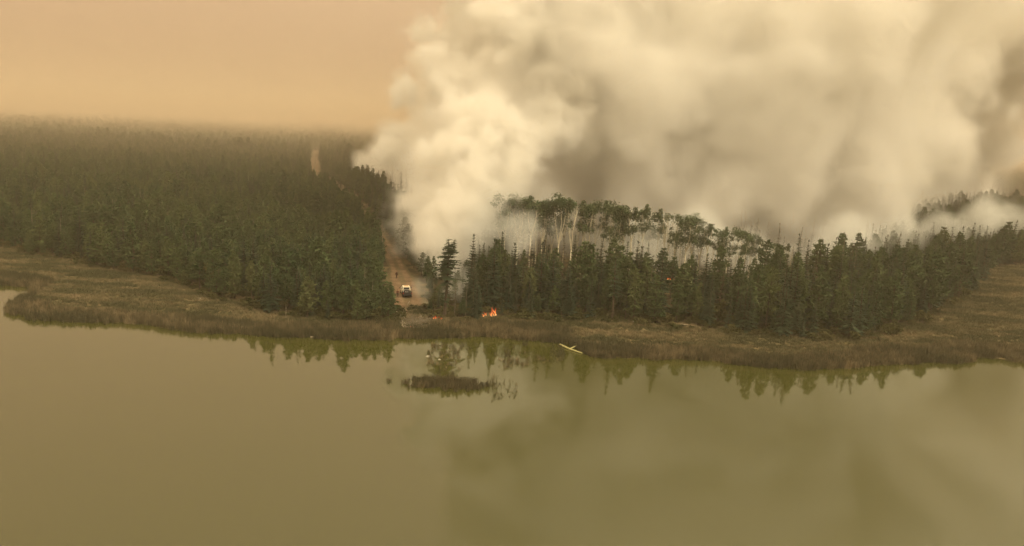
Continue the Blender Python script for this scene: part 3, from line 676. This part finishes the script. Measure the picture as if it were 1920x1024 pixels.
def flame(px, py, h, w, tongues, lean, label, seed, z=.2, depth=None):
    rnd = random.Random(seed); p = ground_at(px, py) if depth is None else at_depth(px, py, depth)
    if depth is None: p.z = hz_at(p.x, p.y) + z
    root = bpy.data.objects.new('flame', None); COL.objects.link(root); root.location = p; tag(root, label, 'fire', 'open flames'); root.empty_display_size = .2
    for k in range(tongues):
        V, Fc = [], []; u = k / max(1, tongues - 1) - .5; hh = h * rnd.uniform(.45, 1.0) * (1 - .5 * abs(u)); r0 = w * rnd.uniform(.10, .17)
        o = Vector((u * w, rnd.uniform(-.15, .15), -.1 - u * lean * .4)); pts, rr = [], []; ph = rnd.uniform(0, 6)
        for j in range(9):
            t = j / 8; pts.append(o + Vector((lean * t * hh * .35 + .13 * math.sin(t * 5 + ph) * hh * (.3 + t), .08 * math.cos(t * 4 + ph) * hh, hh * t))); rr.append(max(.012, r0 * (.55 + 1.3 * t) * (1 - t) ** .8 * rnd.uniform(.75, 1.2) if t < 1 else .01))
        tube(V, Fc, pts, rr, 8); link('tongue', mesh_from('tongue', V, Fc, [M['fire']], smooth=True), root)
flame(926, 594, 2.3, 1.0, 5, -.9, 'tallest orange flame licking up the base of the spruces', 1, .5)
flame(909, 595, 1.4, .6, 3, -.7, 'second flame burning beside the tallest one', 2, .5)
flame(820, 598, .9, 1.4, 5, .3, 'low ragged flames on the brush pile under the lone spruce', 3, .2)
flame(768, 611, .4, 1.0, 4, .2, 'small ember-red fire in the logs at the waterline', 4, .1)
flame(1254, 524, .8, .6, 3, .1, 'small flame glowing between trees inside the green strip', 5, 0, 168)
flame(783, 596, .45, .35, 2, .1, 'tiny flame on the slope beside the brush pile', 6, .2)
# ------------------------------------------------------------------ pickup truck, its load and the crew
M['white_paint'] = plain('white_paint', (.74, .66, .51), .35, .5, .06, 1.0)
M['glass'] = plain('dark_glass', (.02, .022, .024), .08, .6, .1)
M['black'] = plain('black_plastic', (.02, .02, .021), .6, .3)
M['rubber'] = plain('tyre_rubber', (.025, .024, .023), .85, .1)
M['steel'] = plain('wheel_steel', (.35, .34, .33), .4, .5, .15, 4.0, .8)
M['red_lens'] = plain('tail_lens', (.35, .02, .015), .25, .5)
M['orange_mark'] = plain('orange_roof_marking', (.52, .24, .06), .5, .3, .15)
M['tank'] = plain('grey_tank', (.30, .29, .27), .5, .4)
M['hose'] = plain('canvas_hose', (.34, .27, .17), .8, .2)
def solid(name, parent, material, boxes, bev=.03, extra=None):
    bm = bmesh.new()
    for (x0, x1, y0, y1, z0, z1, *tp) in boxes:                       # tp: roof inset (x, y front, y back)
        ix, iyf, iyb = tp if tp else (0, 0, 0)
        co = [(x0, y0, z0), (x1, y0, z0), (x1, y1, z0), (x0, y1, z0), (x0 + ix, y0 + iyb, z1), (x1 - ix, y0 + iyb, z1), (x1 - ix, y1 - iyf, z1), (x0 + ix, y1 - iyf, z1)]
        v = [bm.verts.new(c) for c in co]
        for f in ((3, 2, 1, 0), (4, 5, 6, 7), (0, 1, 5, 4), (1, 2, 6, 5), (2, 3, 7, 6), (3, 0, 4, 7)): bm.faces.new([v[k] for k in f])
    if bev: bmesh.ops.bevel(bm, geom=bm.edges[:], offset=bev, segments=2, affect='EDGES', clamp_overlap=True)
    me = bpy.data.meshes.new(name); bm.to_mesh(me); bm.free(); me.materials.append(material)
    return link(name, me, parent)
def lathe_x(name, parent, material, cx, cy, cz, prof, n=20):           # profile of (x, radius) turned about the x axis
    V, Fc = [], []
    for (x, r) in prof:
        for k in range(n): q = 6.28319 * k / n; V.append((cx + x, cy + r * math.cos(q), cz + r * math.sin(q)))
    m = len(prof)
    for i in range(m - 1): Fc += [(i * n + k, i * n + (k + 1) % n, (i + 1) * n + (k + 1) % n, (i + 1) * n + k) for k in range(n)]
    Fc += [tuple(range(n - 1, -1, -1)), tuple((m - 1) * n + k for k in range(n))]
    return link(name, mesh_from(name, V, Fc, [material], smooth=True), parent)
tp = ground_at(760, 553, .95)
truck = bpy.data.objects.new('pickup_truck', None); COL.objects.link(truck)
truck.location = (tp.x, tp.y + 1.0, hz_at(tp.x, tp.y) + .10); truck.rotation_euler = (0, 0, rad(15)); truck.scale = (1.0, 1.0, 1.06)
tag(truck, 'white pickup truck with orange roof mark and loaded dark bed, parked on the dirt road', 'truck')
W = M['white_paint']                                                    # truck points along +y, rear bumper at y = -2.7
body = solid('body', truck, W, [(-.98, .98, -.55, 1.30, .48, 1.12), (-.97, .97, 1.20, 2.75, .48, 1.16, .04, .12, 0), (-.94, .94, 1.34, 2.62, 1.10, 1.24, .10, .10, 0)], .05)
solid('cab', truck, W, [(-.93, .93, -.62, 1.50, 1.11, 1.92, .16, .62, .12)], .07)
solid('roof_marking', truck, M['orange_mark'], [(-.46, .46, -.22, .58, 1.915, 1.935)], .008)
solid('rear_window', truck, M['glass'], [(-.66, .66, -.60, -.50, 1.28, 1.74, .06, 0, .05)], .015)
solid('windshield', truck, M['glass'], [(-.70, .70, 1.00, 1.42, 1.22, 1.82, .08, .40, .35)], .015)
for s in (-1, 1):
    x0, x1 = (.80, .905) if s > 0 else (-.905, -.80)
    for (ya, yb) in ((-.40, .25), (.32, .98)): solid('side_window', truck, M['glass'], [(x0, x1, ya, yb, 1.24, 1.70, .06, .08, .02)], .015)
    dr = solid('door', truck, W, [((.965, .995) if s > 0 else (-.995, -.965)) + (.28, 1.16, .56, 1.10)], .012)
    solid('handle', dr, M['black'], [((.99, 1.02) if s > 0 else (-1.02, -.99)) + (.34, .50, .96, 1.0)], .008)
    mr = solid('mirror', truck, M['black'], [((1.10, 1.34) if s > 0 else (-1.34, -1.10)) + (.98, 1.10, 1.22, 1.52)], .03)
    solid('bracket', mr, M['black'], [((.88, 1.14) if s > 0 else (-1.14, -.88)) + (1.02, 1.07, 1.26, 1.31)], .01)
    solid('bed_side', truck, M['black'], [((.86, .97) if s > 0 else (-.97, -.86)) + (-2.62, -.58, .55, 1.16)], .03)
    solid('tail_light', truck, M['red_lens'], [((.84, .96) if s > 0 else (-.96, -.84)) + (-2.68, -2.625, .78, 1.08)], .01)
    solid('headlight', truck, M['steel'], [((.60, .92) if s > 0 else (-.92, -.60)) + (2.70, 2.77, .82, 1.02)], .02)
    for yw in (-1.62, 1.85):
        wh = bpy.data.objects.new('wheel', None); COL.objects.link(wh); wh.parent = truck; wh.location = (s * .86, yw, .40)
        lathe_x('tyre', wh, M['rubber'], 0, 0, 0, [(-.14, .22), (-.14, .35), (-.09, .40), (.09, .40), (.14, .35), (.14, .22)])
        lathe_x('rim', wh, M['steel'], 0, 0, 0, [(-.12, .18), (-.12, .23), (.12, .23), (.12, .18)])
solid('bed_floor', truck, M['black'], [(-.86, .86, -2.60, -.62, .58, .66)], .01)
solid('tailgate', truck, M['black'], [(-.84, .84, -2.66, -2.57, .60, 1.14)], .02)
solid('bumper', truck, M['black'], [(-.95, .95, -2.84, -2.70, .45, .64)], .03)
solid('front_bumper', truck, M['black'], [(-.96, .96, 2.76, 2.92, .44, .68)], .04)
solid('chassis', truck, M['black'], [(-.5, .5, -2.6, 2.6, .32, .56)], .02)
def in_bed(x, y, z):
    return truck.matrix_basis @ Vector((x, y, z))
tk = bpy.data.objects.new('water_tank', None); COL.objects.link(tk); tk.location = in_bed(.05, -1.15, .71); tag(tk, 'dark grey water tank standing in the truck bed behind the cab', 'tank')
solid('tank_shell', tk, M['black'], [(-.62, .62, -.36, .36, 0, .62)], .1); lathe_x('lid', tk, M['tank'], 0, 0, .64, [(-.12, .1), (.12, .1)], 12)
pm = bpy.data.objects.new('pump', None); COL.objects.link(pm); pm.location = in_bed(-.1, -1.95, .71); tag(pm, 'small metal pump with frame in the truck bed by the tailgate', 'pump')
solid('engine', pm, M['tank'], [(-.25, .25, -.2, .2, .05, .46)], .05); solid('frame', pm, M['steel'], [(-.32, -.28, -.26, .26, 0, .54), (.28, .32, -.26, .26, 0, .54), (-.32, .32, -.26, -.22, 0, .05), (-.32, .32, .22, .26, 0, .05)], .008)
V, Fc = [], []; tube(V, Fc, [Vector((.26 * math.cos(q * .5), .26 * math.sin(q * .5), .05 + q * .004)) for q in range(40)], [.045] * 40, 6)
hs = link('fire_hose', mesh_from('fire_hose', V, Fc, [M['hose']], smooth=True)); hs.location = in_bed(.55, -2.1, .71); tag(hs, 'coiled tan fire hose lying in the truck bed', 'hose')

def person(loc, rz, jacket, trousers, label, stride, group=None):
    """one skinned body in work clothes; helmet as a child"""
    J = {}; E = []; RAD = {}
    def jn(n, co, r, par=None):
        J[n] = (len(J), Vector(co)); RAD[n] = r
        if par: E.append((J[par][0], J[n][0]))
    jn('pelvis', (0, 0, .95), (.15, .11)); jn('waist', (0, .01, 1.10), (.14, .10), 'pelvis'); jn('chest', (0, .02, 1.32), (.17, .12), 'waist'); jn('neck', (0, .03, 1.50), (.06, .06), 'chest'); jn('jaw', (0, .055, 1.58), (.065, .08), 'neck'); jn('head', (0, .05, 1.68), (.078, .10), 'jaw'); jn('skull', (0, .04, 1.74), (.06, .075), 'head'); jn('nose', (0, .165, 1.64), (.014, .016), 'jaw')
    for s, n in ((-1, 'l'), (1, 'r')):
        st = stride * s
        jn(n + 'hip', (s * .10, 0, .88), (.095, .10), 'pelvis'); jn(n + 'knee', (s * .11, st * .5 + .03, .48), (.065, .07), n + 'hip'); jn(n + 'ankle', (s * .11, st * .9 - .02, .09), (.045, .05), n + 'knee'); jn(n + 'toe', (s * .125, st * .9 + .15, .04), (.045, .035), n + 'ankle')
        jn(n + 'sh', (s * .20, .01, 1.41), (.07, .075), 'chest'); jn(n + 'el', (s * .27, -.03 - st * .3, 1.13), (.05, .05), n + 'sh'); jn(n + 'wr', (s * .27, .09 - st * .4, .90), (.036, .036), n + 'el'); jn(n + 'palm', (s * .265, .12 - st * .42, .83), (.022, .042), n + 'wr')
        for k in range(4):
            y = .085 + k * .022 - st * .42; jn(f'{n}f{k}', (s * .262, y, .765 - (.012, .02, .014, 0)[k]), (.009, .009), n + 'palm'); jn(f'{n}g{k}', (s * .245, y + .008, .735 - (.014, .024, .018, 0)[k]), (.008, .008), f'{n}f{k}')
        jn(n + 'th', (s * .235, .155 - st * .42, .80), (.010, .010), n + 'palm')
    me = bpy.data.meshes.new('person'); me.from_pydata([v for _, v in J.values()], E, [])
    o = link('person', me)
    def f(t, b):
        tc = t.nodes.new('ShaderNodeTexCoord'); sp = t.nodes.new('ShaderNodeSeparateXYZ'); t.links.new(tc.outputs['Object'], sp.inputs[0])
        dv = nd(t, 'ShaderNodeMath', operation='DIVIDE'); dv.inputs[1].default_value = 1.85; t.links.new(sp.outputs['Z'], dv.inputs[0])
        r = t.nodes.new('ShaderNodeValToRGB'); r.color_ramp.interpolation = 'CONSTANT'; e = r.color_ramp.elements
        st_ = [(0, (.02, .018, .015)), (.07, trousers), (.53, jacket), (.815, (.28, .17, .11))]
        while len(e) < 4: e.new(.5)
        for el, (q, c) in zip(e, st_): el.position = q; el.color = (*c, 1)
        t.links.new(dv.outputs[0], r.inputs[0]); t.links.new(r.outputs[0], b.inputs['Base Color'])
    me.materials.append(mat('work_clothes', f, .85, .1))
    md = o.modifiers.new('skin', 'SKIN'); md.use_smooth_shade = True
    lay = me.skin_vertices[0].data
    for n, (i, _) in J.items(): lay[i].radius = RAD[n]
    lay[0].use_root = True
    o.modifiers.new('sub', 'SUBSURF').levels = 1; o.modifiers['sub'].render_levels = 2
    o.location = loc; o.rotation_euler = (0, 0, rz); tag(o, label, 'person', group)
    bm = bmesh.new(); bmesh.ops.create_uvsphere(bm, u_segments=18, v_segments=10, radius=1)
    for v in bm.verts:
        z = max(v.co.z, -.08); k = 1.28 if v.co.z < -.05 else 1.0
        v.co = Vector((v.co.x * .115 * k, v.co.y * .135 * k + .045, 1.71 + z * .135))
    h = bpy.data.meshes.new('helmet'); bm.to_mesh(h); bm.free(); h.materials.append(M['helmet']); link('helmet', h, o)
    return o
M['helmet'] = plain('helmet_shell', (.20, .06, .03), .4, .4)
def stand(px, py):
    p = ground_at(px, py, .95); p.z = hz_at(p.x, p.y) + .09; return p
person(stand(745.5, 556), rad(200), (.10, .035, .025), (.022, .022, .02), 'person in dark red jacket and black trousers standing beside the truck', .06)
person(stand(743.5, 523), rad(25), (.045, .02, .015), (.025, .018, .014), 'person in dark brown clothes walking up the road beyond the truck', .24)
# ------------------------------------------------------------------ air: haze box and smoke
def volume_material(name, color, density, anis, attr=None):
    m = bpy.data.materials.new(name); m.use_nodes = True
    t = m.node_tree; t.nodes.clear()
    o = t.nodes.new('ShaderNodeOutputMaterial'); v = t.nodes.new('ShaderNodeVolumePrincipled')
    v.inputs['Color'].default_value = (*color, 1); v.inputs['Anisotropy'].default_value = anis
    if attr:
        v.inputs['Density Attribute'].default_value = attr
    v.inputs['Density'].default_value = density
    t.links.new(v.outputs['Volume'], o.inputs['Volume'])
    return m

def lattice_noise(shape, cells, rng):
    """smooth value noise in 0..1 on a 3D grid: a random lattice spread by separable cubic weights"""
    lat = rng.random([max(2, int(c)) + 3 for c in cells])
    out = lat
    for ax in range(3):
        n, c = shape[ax], max(2, int(cells[ax]))
        x = np.linspace(0, c, n, endpoint=False) + 1
        i = np.floor(x).astype(int); f = x - i
        W = np.zeros((n, c + 3))
        w = [(1 - f) ** 3 / 6, (3 * f ** 3 - 6 * f ** 2 + 4) / 6, (-3 * f ** 3 + 3 * f ** 2 + 3 * f + 1) / 6, f ** 3 / 6]
        for k in range(4): W[np.arange(n), i - 1 + k] += w[k]
        out = np.moveaxis(np.tensordot(W, np.moveaxis(out, ax, 0), axes=(1, 0)), 0, ax)
    return np.clip((out - 0.5) * 1.75 + 0.5, 0, 1)

def fbm(shape, size, scale, rng, octaves=4, gain=0.55, billow=True):
    tot = np.zeros(shape); amp, s = 1.0, 0.0
    for o in range(octaves):
        n = lattice_noise(shape, [d / scale for d in size], rng)
        if billow: n = 1 - np.abs(2 * n - 1)
        tot += amp * n; s += amp; amp *= gain; scale *= 0.5
    return tot / s

class SmokeGrid:
    def __init__(self, lo, hi, vox, seed):
        self.lo, self.hi = np.array(lo, float), np.array(hi, float)
        self.n = np.maximum(2, np.round((self.hi - self.lo) / vox).astype(int) + 1)
        ax = [np.linspace(self.lo[k], self.hi[k], self.n[k]) for k in range(3)]
        self.X, self.Y, self.Z = np.meshgrid(*ax, indexing='ij')
        self.rng = np.random.default_rng(seed)
        self.size = self.hi - self.lo
    def noise(self, scale, octaves=4, gain=0.55, billow=True):
        return fbm(tuple(self.n), self.size, scale, self.rng, octaves, gain, billow)
    def puffs(self, plist, warp_scale, warp_amp):
        """best (1 - d/r) over all puffs, in warped space"""
        w = [(self.noise(warp_scale, 3, 0.5, False) - 0.5) * 2 for _ in range(3)]
        S = np.full(tuple(self.n), -1.0)
        dv = self.size / (self.n - 1)
        for (c, r) in plist:                              # only the voxels near each puff
            a = np.clip(((np.array(c) - r * (1.6 + warp_amp) - self.lo) / dv).astype(int), 0, self.n - 1); b = np.clip(((np.array(c) + r * (1.6 + warp_amp) - self.lo) / dv).astype(int) + 2, 1, self.n)
            if np.any(b <= a): continue
            k = tuple(slice(a[i], b[i]) for i in range(3))
            d = np.sqrt((self.X[k] + w[0][k] * warp_amp * r - c[0]) ** 2 + (self.Y[k] + w[1][k] * warp_amp * r - c[1]) ** 2 + (self.Z[k] + w[2][k] * warp_amp * r - c[2]) ** 2) / r
            S[k] = np.maximum(S[k], 1 - d)
        return S
    def build(self, name, dens, mat, label):
        e = np.ones(tuple(self.n)); 
        for ax in range(3):                              # density falls to nothing at the grid's border
            k = np.arange(self.n[ax]); q = np.clip(np.minimum(k, self.n[ax] - 1 - k) / 3.0, 0, 1)
            sh = [1, 1, 1]; sh[ax] = -1
            if ax == 2: q[:self.n[2] // 2] = 1
            e = e * q.reshape(sh)
        dens = (dens * e).astype(np.float32)
        dens[dens < 0.004] = 0
        me = bpy.data.meshes.new(name)
        N = int(np.prod(self.n)); me.vertices.add(N)
        a = me.attributes.new('puff', 'FLOAT', 'POINT')
        a.data.foreach_set('value', np.transpose(dens, (2, 1, 0)).ravel())
        ob = link(name, me); me.materials.append(mat)
        g = bpy.data.node_groups.new(name, 'GeometryNodeTree')
        g.interface.new_socket('Geometry', in_out='INPUT', socket_type='NodeSocketGeometry')
        g.interface.new_socket('Geometry', in_out='OUTPUT', socket_type='NodeSocketGeometry')
        N_ = g.nodes.new; L = g.links.new
        gi, go = N_('NodeGroupInput'), N_('NodeGroupOutput')
        pos = N_('GeometryNodeInputPosition')
        sub = N_('ShaderNodeVectorMath'); sub.operation = 'SUBTRACT'; sub.inputs[1].default_value = self.lo
        div = N_('ShaderNodeVectorMath'); div.operation = 'DIVIDE'; div.inputs[1].default_value = self.size / (self.n - 1)
        sep = N_('ShaderNodeSeparateXYZ')
        L(pos.outputs[0], sub.inputs[0]); L(sub.outputs[0], div.inputs[0]); L(div.outputs[0], sep.inputs[0])
        def mth(op, a_, b_=None, c_=None):
            m = N_('ShaderNodeMath'); m.operation = op
            for i, v in enumerate((a_, b_, c_)):
                if v is None: continue
                if isinstance(v, (int, float)): m.inputs[i].default_value = v
                else: L(v, m.inputs[i])
            return m.outputs[0]
        ix, iy, iz = (mth('ROUND', sep.outputs[k]) for k in range(3))
        fi = N_('FunctionNodeFloatToInt')
        # float index is exact below 2^24 voxels
        L(mth('MULTIPLY_ADD', mth('MULTIPLY_ADD', iz, float(self.n[1]), iy), float(self.n[0]), ix), fi.inputs[0])
        na = N_('GeometryNodeInputNamedAttribute'); na.data_type = 'FLOAT'; na.inputs['Name'].default_value = 'puff'
        si = N_('GeometryNodeSampleIndex'); si.data_type = 'FLOAT'; si.domain = 'POINT'; si.clamp = True
        L(gi.outputs[0], si.inputs['Geometry']); L(na.outputs[0], si.inputs['Value']); L(fi.outputs[0], si.inputs['Index'])
        vc = N_('GeometryNodeVolumeCube')
        L(si.outputs['Value'], vc.inputs['Density'])
        vc.inputs['Min'].default_value = self.lo; vc.inputs['Max'].default_value = self.hi
        for k, ax in enumerate('XYZ'): vc.inputs['Resolution ' + ax].default_value = int(self.n[k])
        sm = N_('GeometryNodeSetMaterial'); sm.inputs['Material'].default_value = mat
        L(vc.outputs[0], sm.inputs[0]); L(sm.outputs[0], go.inputs[0])
        md = ob.modifiers.new('smoke', 'NODES'); md.node_group = g
        tag(ob, label, 'smoke', None, 'stuff')
        return ob

def sstep(a, b, x):
    t = np.clip((x - a) / (b - a), 0, 1); return t * t * (3 - 2 * t)

SMOKE_COL = (0.994, 0.980, 0.952)
m_col = volume_material('smoke_column', SMOKE_COL, 0.34, 0.1, 'density')
m_bank = volume_material('smoke_bank', SMOKE_COL, 0.12, 0.1, 'density')
m_wisp = volume_material('smoke_wisp', (0.96, 0.965, 0.95), 0.12, 0.1, 'density')

def pr(px, py, y, rpx):                                     # puff: centre, radius in metres
    c = at_depth(px, py, y); return ((c.x, c.y, c.z), rpx * y / F_PX)
# --- the column rising behind the lone spruce
G = SmokeGrid((-62, 165, 0), (62, 275, 168), 1.15, 7)
col = [pr(846, 520, 187, 34), pr(848, 485, 188, 44), pr(850, 440, 191, 58), pr(856, 385, 195, 68), pr(860, 340, 198, 84), pr(842, 300, 202, 88),
       pr(925, 300, 208, 85), pr(790, 282, 208, 48), pr(870, 245, 210, 105), pr(965, 230, 215, 95), pr(805, 215, 214, 48), pr(905, 175, 216, 100),
       pr(1015, 165, 222, 82), pr(1090, 150, 226, 50), pr(842, 140, 222, 62), pr(955, 100, 224, 92), pr(1000, 45, 228, 80), pr(885, 70, 235, 60),
       pr(965, 0, 230, 80), pr(1010, -70, 235, 95), pr(1060, -150, 240, 110), pr(1120, -230, 240, 120),
       pr(1060, 260, 226, 62), pr(735, 292, 235, 32), pr(765, 180, 238, 34), pr(800, 60, 240, 36)]
S = G.puffs(col, 26, 0.55)
B = G.noise(26, 5, 0.78, True); B = np.clip(.5 + (B - B.mean()) * .17 / B.std(), 0, 1)
D = sstep(0.03, 0.36 + np.clip((G.Z - 55) / 60, 0, 1) * .5, S + .06 + (B - 0.5) * 1.55) * (0.3 + 0.7 * sstep(0.3, 0.7, B)) * (1 - sstep(0, 75, G.Z - (28 + .17 * G.Y)))
D = np.maximum(D, .09 * sstep(-.35, .35, S + (B - .5) * 1.7) * (1 - sstep(0, 75, G.Z - (28 + .17 * G.Y))))       # torn thin smoke round the column
G.build('smoke', D, m_col, 'dense cream smoke column rising behind the lone tall spruce')
# --- the bank behind the burning stand
G = SmokeGrid((-135, 196, 0), (345, 560, 190), 2.7, 12)
X, Y, Z = G.X, G.Y, G.Z
left = (X + 19 + .28 * (Y - 195) - np.clip(Z - 8, 0, None) * 0.20) * 0.95        # metres inside the boundary that runs beside the road
fy = np.interp(X, [-150, 60, 110, 160, 240, 345], [206, 210, 236, 300, 420, 520])
front = Y - fy
B2 = G.noise(44, 5, 0.76, True); B2 = np.clip(.5 + (B2 - B2.mean()) * .17 / B2.std(), 0, 1)
rb = random.Random(77); bl = []
for (bx, by, k) in [(2, 226, 1.0), (26, 228, .9), (48, 232, 1.1), (72, 238, .9), (98, 250, 1.0), (122, 278, 1.0), (152, 318, 1.1), (190, 380, 1.2), (235, 440, 1.2), (285, 500, 1.3), (-22, 262, .8), (-42, 318, .9), (-62, 380, 1.0), (-84, 440, 1.0),
                    (30, 290, 1.2), (90, 310, 1.2), (130, 370, 1.3), (20, 360, 1.3), (80, 400, 1.4), (190, 450, 1.4), (-20, 430, 1.3), (140, 470, 1.4)]:
    z = 3.0; top = 34 if bx < -30 else 60 if bx < -10 else 175      # the fire is young beside the road
    while z < top:
        r = (7 + .20 * z) * k * rb.uniform(.75, 1.3)
        bl.append(((bx + .30 * z + rb.gauss(0, 3 + .10 * z), by + .12 * z + rb.gauss(0, 3 + .05 * z), z), r)); z += r * .75
SB = G.puffs(bl, 40, .5)
B3 = G.noise(110, 3, .6, False)
deep = np.minimum(left - 22 + (B3 - .5) * 90 * np.clip(Z / 40, .15, 1), front - 25 + (B3 - .5) * 60) / 40.0                       # behind the columns the smoke closes up
q = np.maximum(SB, np.clip(deep, -1, .6)) + .05 + (B2 - 0.5) * 1.7
D = np.maximum(sstep(0.0, 0.5, q) * (0.35 + 0.65 * sstep(0.3, 0.7, B2)), .10 * sstep(-5, 25, np.minimum(left - 28 + (B3 - .5) * 110, front + (B3 - .5) * 30)) * sstep(.25, .6, B2 + .12))
D *= 1 - sstep(0, 80, Z - (26 + .17 * Y))
G.build('smoke', D, m_bank, 'wide bank of tan smoke over the burning forest')
# --- thin bluish smoke seeping through the trees, and the brush pile's own
G = SmokeGrid((-62, 143, 0), (200, 300, 56), 1.7, 23)
wl = [pr(900, 455, 186, 42), pr(925, 400, 190, 55), pr(960, 440, 188, 40), pr(975, 480, 184, 30), pr(1072, 430, 202, 60), pr(1110, 470, 198, 40), pr(1040, 460, 200, 40), pr(1190, 460, 204, 55), pr(1215, 480, 196, 35), pr(1270, 450, 204, 60), pr(1330, 470, 205, 50),
      pr(1420, 480, 206, 50), pr(1490, 470, 204, 50), pr(1560, 470, 206, 55), pr(1610, 440, 215, 60), pr(1640, 465, 208, 30), pr(1680, 450, 226, 36), pr(1720, 445, 232, 28), pr(1765, 425, 252, 36), pr(1840, 418, 266, 36), pr(1900, 422, 278, 34), pr(812, 500, 190, 30), pr(780, 440, 205, 40), pr(770, 400, 225, 40),
      pr(797, 580, 152, 13), pr(795, 560, 153, 12), pr(790, 540, 155, 11), pr(783, 594, 150, 8), pr(850, 560, 160, 24), pr(868, 530, 172, 28), pr(470, 700, 100, 1)]
wl = [(c, r * 1.25) for c, r in wl]
S = G.puffs(wl, 18, 1.0); B = G.noise(18, 5, .75, True); B = np.clip(.5 + (B - B.mean()) * .17 / B.std(), 0, 1)
D = sstep(0.0, 0.7, S - .12 + (B - 0.5) * 1.9)
G.build('smoke', D, m_wisp, 'thin bluish smoke drifting between the trees of the burning stand')

# --- low smoke lying over the far forest
G = SmokeGrid((-3000, 250, 0), (1500, 4300, 110), (36, 36, 10), 31)
B = G.noise(600, 4, .6, False)
D = np.clip((G.Y + (B - .5) * 500 - 250) / 1800, 0, 1.3) * (1 - sstep(25, 100, G.Z + (B - .5) * 60))
G.build('smoke', D, volume_material('smoke_far', (.79, .655, .50), 0.0029, 0.1, 'density'), 'low smoke lying over the far forest at the horizon')
hz = bpy.data.meshes.new('haze'); bm = bmesh.new(); bmesh.ops.create_cube(bm, size=1.0)
for v in bm.verts: v.co = Vector((v.co.x * 13000, v.co.y * 13000 + 4000, (v.co.z + 0.5) * 206 - 5))
bm.to_mesh(hz); bm.free()
hz.materials.append(volume_material('haze_air', (0.78, 0.67, 0.54), 0.00042, 0.25))
tag(link('haze', hz), 'thin tan wildfire haze filling the air over lake and forest', 'haze', None, 'stuff')
